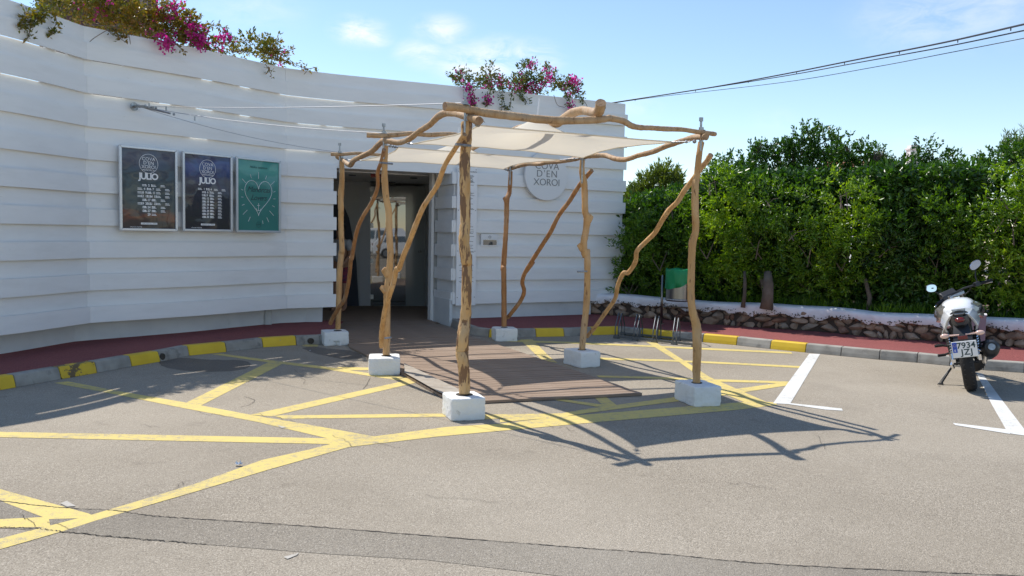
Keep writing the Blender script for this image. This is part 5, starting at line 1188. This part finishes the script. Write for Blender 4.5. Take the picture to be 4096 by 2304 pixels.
def wheel(c, Rm, rx, rz, M3=None):
    mb = MB(); torus(mb, c, Rm, rx, rz, 40, 14, M3=M3, sq=.8)
    w = bp(mb, 'wheel_tyre', 'rubber'); w.name = 'wheel'
    mb = MB(); torus(mb, c, Rm-rz*.95, rx*.75, .012, 36, 8, M3=M3)
    for k in range(5):
        a = 2*math.pi*k/5+.3; p = Vector((0,(Rm-rz)*math.cos(a),(Rm-rz)*math.sin(a))); p = M3 @ p if M3 else p
        mb.tube([Vector(c), Vector(c)+p], [.022,.014], 6)
    h = Vector((.05,0,0)); h = M3 @ h if M3 else h; mb.tube([Vector(c)-h, Vector(c)+h], .035, 14); r_ = bp(mb, 'rim', 'black', w)
    mb = MB()
    for i in range(36):                                             # tread grooves
        a = 2*math.pi*i/36; rr = Rm+rz*.985
        for s_ in (-1,1):
            p = Vector((s_*rx*.38, rr*math.cos(a+.05*s_)*.985, rr*math.sin(a+.05*s_)*.985)); p = (M3 @ p if M3 else p)+Vector(c)
            mb.box(p, (rx*.5,.006,.008), Matrix.Rotation(a,3,'X') @ Matrix.Rotation(s_*.5,3,'Z'))
    bp(mb, 'tread', 'black', w, smooth=False); return w
ST = Matrix.Rotation(R(36),3,Vector((0,-.41,.912)))                 # steering to the left about the raked steering axis
piv = Vector((0,1.03,1.0))
def stv(v): return piv+ST @ (Vector(v)-piv)
wheel((0,0,.31), .245, .065, .065)
wheel(tuple(stv((0,1.34,.31))), .25, .05, .055, ST)
mb = MB()                                                           # swingarm
for s_ in (-1,1): mb.tube([(s_*.10,0,.31),(s_*.105,.25,.33),(s_*.08,.5,.38)], .024, 8)
mb.tube([(-.13,0,.31),(.13,0,.31)], .014, 10); bp(mb, 'swingarm', 'black')
for s_ in (-1,1):                                                   # twin shocks with coils
    a, b = V3(s_*.125,.03,.36), V3(s_*.135,.14,.68); mb = MB(); mb.tube([a,b], .017, 10); mb.tube([a-V3(0,.01,.03), a.lerp(b,.18)], .028, 10); sh = bp(mb, 'shock_absorber', 'chrome')
    mb = MB(); mb.tube([a.lerp(b,.15+.75*k/96)+Vector((.031*math.cos(k/96*2*math.pi*9), .031*math.sin(k/96*2*math.pi*9), 0)) for k in range(97)], .006, 5); bp(mb, 'coil_spring', 'black', sh)
mb = MB(); mb.tube([(-.12,.03,.34),(-.15,.0,.30),(-.14,.03,.26)], .018, 8); mb.box((-.125,.04,.33), (.04,.10,.05)); bp(mb, 'axle_adjuster', 'chrome')
mb = MB(); mb.box((.13,-.01,.36), (.03,.09,.06)); mb.tube([(.11,.02,.44),(.19,.0,.40),(.17,.02,.28)], .010, 6); bp(mb, 'brake_lever', 'chrome')
mb = MB(); mb.sphere((0,.72,.43), (.15,.22,.17), 16, 10); mb.box((0,.62,.42), (.26,.34,.22)); mb.tube([(-.17,.62,.40),(-.12,.62,.40)], .09, 18); mb.tube([(.17,.62,.42),(.12,.62,.42)], .095, 18); bp(mb, 'engine', 'black')
mb = MB(); mb.tube([(.10,1.0,.45),(.16,.85,.25),(.17,.45,.24),(.20,.25,.33)], .022, 10); ex = bp(mb, 'exhaust_pipe', 'metal')
mb = MB(); mb.tube([(.20,.30,.34),(.215,.25,.36),(.235,.02,.42),(.245,-.12,.46),(.246,-.15,.465)], [.04,.075,.088,.085,.06], 20); si = bp(mb, 'silencer', 'black')
mb = MB(); mb.tube([(.25,-.15,.468),(.252,-.17,.472)], .035, 14); bp(mb, 'outlet', 'metal', si)
mb = MB(); mb.box((.285,-.02,.46), (.012,.22,.10), Matrix.Rotation(.2,3,'X')); bp(mb, 'heat_shield', 'black', si, bevel=.004)
mb = MB()                                                           # tank
rings = []
for y, w, z0, z1 in ((.30,.10,.74,.83),(.36,.14,.74,.90),(.48,.165,.74,.965),(.62,.18,.73,.985),(.76,.175,.74,.975),(.88,.13,.76,.93),(.93,.06,.80,.88)):
    rings.append([(w*math.copysign(abs(math.cos(a))**.75,math.cos(a)), y, (z0+z1)/2+(z1-z0)/2*math.copysign(abs(math.sin(a))**.8,math.sin(a))) for a in [2*math.pi*k/24 for k in range(24)]])
mb.loft(rings); tk = bp(mb, 'fuel_tank', 'bike_white', angle=60)
mb = MB(); mb.disc((0,.66,.985), (0,-.1,1), .035, 20, .01); bp(mb, 'filler_cap', 'chrome', tk)
for s_ in (-1,1):
    mb = MB(); mb.loft([[(s_*.13,.42,.92),(s_*.20,.50,.86),(s_*.20,.50,.76),(s_*.14,.42,.74)],[(s_*.15,.62,.94),(s_*.245,.70,.87),(s_*.25,.72,.72),(s_*.15,.62,.70)],[(s_*.12,.90,.90),(s_*.21,1.0,.84),(s_*.20,1.02,.70),(s_*.12,.92,.70)]]); bp(mb, 'tank_shroud', 'bike_grey', tk, angle=30, bevel=.008)
    mb = MB(); mb.loft([[(s_*.252,.56,.84),(s_*.256,.60,.80),(s_*.22,.46,.79)],[(s_*.26,.72,.85),(s_*.262,.72,.78),(s_*.225,.5,.78)]]); bp(mb, 'vent', 'black', tk, smooth=False)
mb = MB(); rings = []
for y, w, z in ((.38,.09,.80),(.25,.12,.785),(.1,.125,.80),(-.02,.11,.83),(-.12,.085,.855),(-.2,.05,.86)):
    rings.append([(w*math.cos(a), y, z+.035*math.sin(a)) for a in [2*math.pi*k/16 for k in range(16)]])
mb.loft(rings); bp(mb, 'seat', 'black', angle=60)
mb = MB(); rings = []                                               # tail unit
for y, w, zt, zb in ((.30,.10,.79,.68),(.12,.11,.80,.66),(-.05,.10,.83,.67),(-.17,.075,.84,.70),(-.23,.05,.82,.74)):
    rings.append([(-w,y,zt),(w,y,zt),(w*1.0,y,(zt+zb)/2),(w*.6,y,zb),(-w*.6,y,zb),(-w,y,(zt+zb)/2)])
mb.loft(rings); tail = bp(mb, 'tail_unit', 'black', angle=30)
for s_ in (-1,1):                                                   # flared white side cowls
    mb = MB(); rings = []
    for t_, (xa, ya, za) in enumerate(((.045,-.20,.865),(.095,-.14,.835),(.135,-.08,.775),(.165,-.02,.70),(.15,.02,.655))):
        xb, yb, zb = ((.07,.0,.90),(.14,.12,.88),(.175,.26,.82),(.20,.30,.74),(.17,.28,.68))[t_]
        rings.append([(s_*xa,ya,za),(s_*xb,yb,zb),(s_*(xb-.022),yb+.01,zb-.01),(s_*(xa-.022),ya+.012,za-.008)])
    mb.loft(rings); bp(mb, 'side_cowl', 'bike_white' , tail, angle=60, bevel=.004)
mb = MB(); mb.sphere((0,-.225,.795), (.05,.03,.028), 16, 8); bp(mb, 'tail_light', 'bike_red', tail)
mb = MB(); mb.loft([[(-.055,-.2,.868),(.055,-.2,.868),(.04,-.21,.85),(-.04,-.21,.85)],[(-.07,-.02,.90),(.07,-.02,.90),(.06,-.02,.88),(-.06,-.02,.88)]]); bp(mb, 'grab_rail', 'bike_grey', tail, bevel=.006)
mb = MB(); mb.loft([[(-.07,-.16,.74),(.07,-.16,.74),(.07,-.12,.74),(-.07,-.12,.74)],[(-.09,-.30,.60),(.09,-.30,.60),(.09,-.26,.62),(-.09,-.26,.62)],[(-.085,-.352,.43),(.085,-.352,.43),(.085,-.335,.43),(-.085,-.335,.43)]]); fn = bp(mb, 'rear_mudguard', 'black', angle=30)
mb = MB(); rings = []
for k in range(9):
    a = R(40+k*13); r_ = .335; rings.append([(sx, -r_*math.cos(a)*1, .31+r_*math.sin(a)) for sx in (-.07,.07)]+[(sx, -(r_-.01)*math.cos(a), .31+(r_-.01)*math.sin(a)) for sx in (.07,-.07)])
mb.loft(rings); bp(mb, 'inner_mudguard', 'black', fn, smooth=False)
mb = MB(); mb.box((0,-.325,.615), (.09,.02,.035)); bp(mb, 'reflector', 'bike_red', fn, bevel=.004)
PL = Matrix.Translation((0,-.365,.50)) @ Matrix.Rotation(R(8),4,'X')
mb = MB(); mb.box((0,0,0), (.225,.006,.165)); o = bp(mb, 'number_plate', 'plate', smooth=False, bevel=.003); o.matrix_local = PL; npl = o
def ptext(s_, x, z, size, m='letter_dark', **k):
    t_ = text('lettering', s_, size, m, Matrix.Translation((x,-.0042,z)) @ Matrix.Rotation(R(90),4,'X'), None, ext=.0005, **k); t_.parent = npl; return t_
ptext('7934', .018, .036, .088, 'letter_dark', spacing=1.0, offset=.0015); ptext('JZJ', .018, -.036, .088, 'letter_dark', spacing=1.1, offset=.0015)
mb = MB(); mb.box((-.088,-.004,.022), (.042,.003,.11)); o = mb.build('country_band', 'plate_blue', None); o.parent = npl; t_ = text('lettering', 'E', .034, 'letter_white', Matrix.Translation((-.088,-.0062,-.012)) @ Matrix.Rotation(R(90),4,'X'), None, ext=.0003); t_.parent = npl
mb = MB()
for k in range(12): a = k/12*6.283; mb.box((-.088+.013*math.cos(a), -.006, .045+.013*math.sin(a)), (.003,.001,.003))
o = mb.build('star_ring', 'kerb_yellow', None); o.parent = npl
mb = MB(); mb.box((0,.004,-.004), (.235,.004,.175)); o = mb.build('plate_holder', 'white', None, bevel=.003); o.parent = npl
for s_ in (-1,1):
    mb = MB(); mb.tube([(s_*.03,-.27,.64),(s_*.13,-.28,.645)], .009, 8); mb.sphere((s_*.165,-.285,.645), (.045,.025,.026), 14, 8); o = bp(mb, 'indicator', 'orange_lens')
# front end, turned to the left
def sp(v): return tuple(stv(v))
for s_ in (-1,1):
    mb = MB(); mb.tube([sp((s_*.095,1.34,.31)), sp((s_*.095,1.25,.55))], .028, 10); mb.tube([sp((s_*.095,1.25,.55)), sp((s_*.095,1.08,.98))], .019, 10); bp(mb, 'fork_leg', 'metal')
mb = MB(); rings = []
for k in range(9):
    a = R(50+k*11); r_ = .335; q = [(sx, 1.34-r_*math.cos(a), .31+r_*math.sin(a)) for sx in (-.06,.06)]+[(sx, 1.34-(r_-.01)*math.cos(a), .31+(r_-.01)*math.sin(a)) for sx in (.06,-.06)]
    rings.append([sp(p) for p in q])
mb.loft(rings); bp(mb, 'front_mudguard', 'bike_white', smooth=False)
mb = MB(); mb.sphere(sp((0,1.22,.88)), (.10,.10,.095), 16, 10); hl = bp(mb, 'headlight', 'black')
mb = MB(); mb.loft([[sp((x,y,z)) for x,y,z in ((-.09,1.12,1.0),(.09,1.12,1.0),(.09,1.16,.93),(-.09,1.16,.93))],[sp((x,y,z)) for x,y,z in ((-.10,1.20,1.07),(.10,1.20,1.07),(.10,1.24,.97),(-.10,1.24,.97))]]); bp(mb, 'instrument_cluster', 'black', bevel=.012)
mb = MB(); mb.tube([sp(v) for v in ((-.36,.86,1.01),(-.24,.91,1.02),(-.12,1.02,1.03),(0,1.04,1.02),(.12,1.02,1.03),(.24,.91,1.02),(.36,.86,1.01))], .012, 8); hb_ = bp(mb, 'handlebar', 'black')
mb = MB(); mb.box(sp((0,1.05,.99)), (.20,.07,.04), ST); bp(mb, 'fork_yoke', 'metal', bevel=.006)
for s_ in (-1,1):
    mb = MB(); mb.tube([sp((s_*.375,.852,1.01)), sp((s_*.26,.90,1.018))], .018, 10); bp(mb, 'grip', 'rubber', hb_)
    mb = MB(); mb.tube([sp((s_*.22,.97,1.02)), sp((s_*.30,.95,1.0)), sp((s_*.38,.90,.985))], [.010,.007,.006], 6); mb.sphere(sp((s_*.385,.895,.985)), .009, 8, 5); bp(mb, 'lever', 'chrome', hb_)
    mb = MB(); mb.box(sp((s_*.22,.92,1.03)), (.06,.05,.05), ST); mb.tube([sp((s_*.2,.95,1.04)), sp((s_*.17,1.05,.97)), sp((0,1.12,.9))], .006, 5); bp(mb, 'switch_housing', 'black', hb_, bevel=.008)
    mc = Vector(sp((s_*.31,.93,1.24))) if s_ > 0 else Vector(sp((s_*.33,.90,1.20)))
    mb = MB(); mb.tube([sp((s_*.24,.93,1.04)), sp((s_*.26,.94,1.12)), tuple(mc+Vector((0,.02,-.03)))], .007, 8); mi_ = bp(mb, 'mirror_stalk', 'black')
    M3 = ST @ Matrix.Rotation(R(-8*s_),3,'Z') @ Matrix.Rotation(R(10),3,'X') @ Matrix.Rotation(R(-18*s_),3,'Y')
    mb = MB(); mb.sphere(mc+Vector((0,.018,0)), (.078,.022,.05), 18, 10, M3); bp(mb, 'mirror_shell', 'black', mi_)
    mb = MB(); P = [mc+M3 @ Vector((.07*math.copysign(abs(math.cos(a))**.8,math.cos(a)), -.008, .043*math.copysign(abs(math.sin(a))**.8,math.sin(a)))) for a in [2*math.pi*k/28 for k in range(28)]]
    mb.loft([P, [p+M3 @ Vector((0,.006,0)) for p in P]]); bp(mb, 'mirror_glass', 'mirror', mi_, smooth=False)
for y, x in ((.30,.22),(.12,.23)):
    for s_ in (-1,1):
        mb = MB(); mb.tube([(s_*.10,y+.1,.40 if y > .2 else .47),(s_*x,y+.08,.37 if y > .2 else .50)], .012, 8); mb.tube([(s_*(x-.02),y+.08,.37 if y > .2 else .50),(s_*(x+.06),y+.06,.37 if y > .2 else .50)], .016, 8); bp(mb, 'foot_peg', 'rubber')
inv = bk.rotation_euler.to_matrix().inverted()
mb = MB(); a = Vector((-.10,.42,.30)); gpt = inv @ (Matrix.Rotation(R(-28),3,'Z') @ Vector((-.30,.25,.008)))
mb.tube([a, a.lerp(gpt,.5), gpt], .012, 8); mb.box(gpt, (.05,.06,.008)); bp(mb, 'side_stand', 'black')
mb = MB(); mb.tube([tuple(a), tuple(gpt+Vector((-.03,-.1,.01))), tuple(gpt+Vector((-.02,-.18,.03)))], .005, 6); bp(mb, 'stand_spring', 'black')
mb = MB(); mb.box((0,.33,.58), (.18,.28,.22)); mb.box((0,.8,.62), (.16,.3,.24)); bp(mb, 'frame', 'black', bevel=.02)
mb = MB(); mb.box((0,.96,.60), (.22,.05,.28)); bp(mb, 'radiator', 'black', bevel=.008)
# ------------------------------------------------------------------ person in the shaded porch
def person(loc, rot):
    t = thing('person', loc, 'person in a pale T-shirt and red patterned shorts standing in the dark doorway', 'person')
    t.rotation_euler = (0,0,rot)
    def skin(name, verts, edges, radii, m, sub=2):
        me = bpy.data.meshes.new(name); me.from_pydata(verts, edges, []); o = link(name, me, m, t)
        sk = o.modifiers.new('skin','SKIN'); sv = me.skin_vertices[0].data
        for i, r_ in enumerate(radii): sv[i].radius = (r_,r_) if not isinstance(r_, tuple) else r_
        sv[0].use_root = True; s2 = o.modifiers.new('sub','SUBSURF'); s2.levels = sub; s2.render_levels = sub; return o
    v = [(0,0,.92),(0,0,1.12),(0,0,1.36),(0,0,1.46),(0,.02,1.55),(0,.02,1.66),
         (.09,0,.86),(.11,.02,.5),(.12,0,.1),(.13,.12,.04),(-.09,0,.86),(-.11,.02,.5),(-.12,0,.1),(-.13,.12,.04),
         (.18,0,1.38),(.26,.0,1.14),(.24,.10,.92),(.23,.15,.84),(-.18,0,1.38),(-.26,.0,1.14),(-.22,.14,.98),(-.18,.2,.95)]
    e = [(0,1),(1,2),(2,3),(3,4),(4,5),(0,6),(6,7),(7,8),(8,9),(0,10),(10,11),(11,12),(12,13),(2,14),(14,15),(15,16),(16,17),(2,18),(18,19),(19,20),(20,21)]
    r_ = [.14,.13,.15,.06,.085,.09,.095,.06,.042,.04,.095,.06,.042,.04,.06,.045,.035,.035,.06,.045,.035,.035]
    skin('body', v, e, r_, 'skin')
    skin('shirt', [(0,0,.95),(0,0,1.12),(0,0,1.36),(0,0,1.42),(.19,0,1.38),(.25,.0,1.2),(-.19,0,1.38),(-.25,0,1.2)], [(0,1),(1,2),(2,3),(2,4),(4,5),(2,6),(6,7)], [.165,.155,.172,.08,.08,.07,.08,.07], 'shirt')
    skin('shorts', [(0,0,.95),(.1,0,.84),(.115,.01,.55),(-.1,0,.84),(-.115,.01,.55)], [(0,1),(1,2),(0,3),(3,4)], [.165,.125,.10,.125,.10], 'shorts')
    mb = MB(); mb.sphere((0,.0,1.66), (.095,.105,.11), 16, 10); mb.build('hair', 'black', None, smooth=True).parent = t
M['skin'] = mat('skin', (.42,.23,.15), .6); M['shirt'] = mat('shirt', (.42,.44,.47), .9); M['shorts'] = mat('shorts', (.35,.05,.06), .9, col2=(.12,.04,.1), scale=18)
pp = at(1362, 1225, 16.2); person(Vector((pp.x, 16.2, .012)), R(150))
# ------------------------------------------------------------------ parked cars behind the camera, seen mirrored in the glass
def vehicle(label, cat, loc, rot, prof, W_, wheels, m):
    t = thing('parked_car', loc, label, cat); t.rotation_euler = (0,0,rot)
    mb = MB(); rings = []
    for x in (-W_/2, -W_/2+.06, W_/2-.06, W_/2):
        k_ = 1 if abs(x) < W_/2-.01 else .965
        rings.append([(y*k_, x*(1-.12*max(0,(z-.95))/.8), z if z < .5 else z*(1 if k_ == 1 else .985)) for y, z in prof[0]])
    mb.loft(rings); o = mb.build('body', m, None, bevel=.03); o.parent = t
    for nm, pts in prof[1]:
        for s_ in (-1,1):
            mb = MB(); xx = W_/2*(1-.12*max(0,(1.2-.95))/.8)+.004
            mb.loft([[(y, s_*(W_/2*(1-.12*max(0,(z-.95))/.8)+.008), z) for y, z in pts], [(y, s_*(W_/2*(1-.12*max(0,(z-.95))/.8)-.01), z) for y, z in pts]]); o = mb.build('window', 'glass_dark', None); o.parent = t
    for y in wheels:
        for s_ in (-1,1):
            mb = MB(); mb.tube([(y, s_*(W_/2-.18), .32),(y, s_*(W_/2+.01), .32)], .32, 24); o = mb.build('wheel', 'rubber', None); o.parent = t
            mb = MB(); mb.tube([(y, s_*(W_/2+.012), .32),(y, s_*(W_/2+.02), .32)], .2, 16); q = mb.build('rim', 'metal', None); q.parent = o
    for s_ in (-1,1):
        mb = MB(); mb.box((-prof[2], s_*(W_/2-.2), .85), (.04,.22,.14)); o = mb.build('tail_light', 'bike_red', None); o.parent = t
car = ([(-2.1,.3),(-2.15,.7),(-2.05,1.0),(-1.6,1.4),(-.2,1.46),(.6,1.05),(1.9,.85),(2.1,.6),(2.1,.3)], [('w',[(-1.5,1.0),(-1.3,1.34),(-.25,1.38),(.35,1.03)])], 2.12)
van = ([(-2.1,.3),(-2.15,.8),(-2.1,1.2),(-1.95,1.85),(.5,1.88),(1.3,1.25),(2.1,1.1),(2.2,.6),(2.2,.3)], [('w',[(-1.7,1.15),(-1.6,1.7),(-.5,1.72),(-.5,1.15)]),('w',[(-.35,1.15),(-.35,1.72),(.4,1.72),(.95,1.2)])], 2.12)
vehicle('white hatchback parked behind the photographer, mirrored in the glass door', 'car', (4.6,-14.9,0), R(8), car, 1.75, (-1.3,1.3), 'bike_white')
vehicle('white van parked farther behind the photographer, beyond the hatchback', 'van', (4.3,-19.2,0), R(60), van, 1.8, (-1.3,1.35), 'bike_white')
# ------------------------------------------------------------------ render settings
S.render.engine = 'CYCLES'
S.cycles.max_bounces = 8; S.cycles.transparent_max_bounces = 8; S.cycles.use_denoising = True
S.render.resolution_x = 1024; S.render.resolution_y = 576
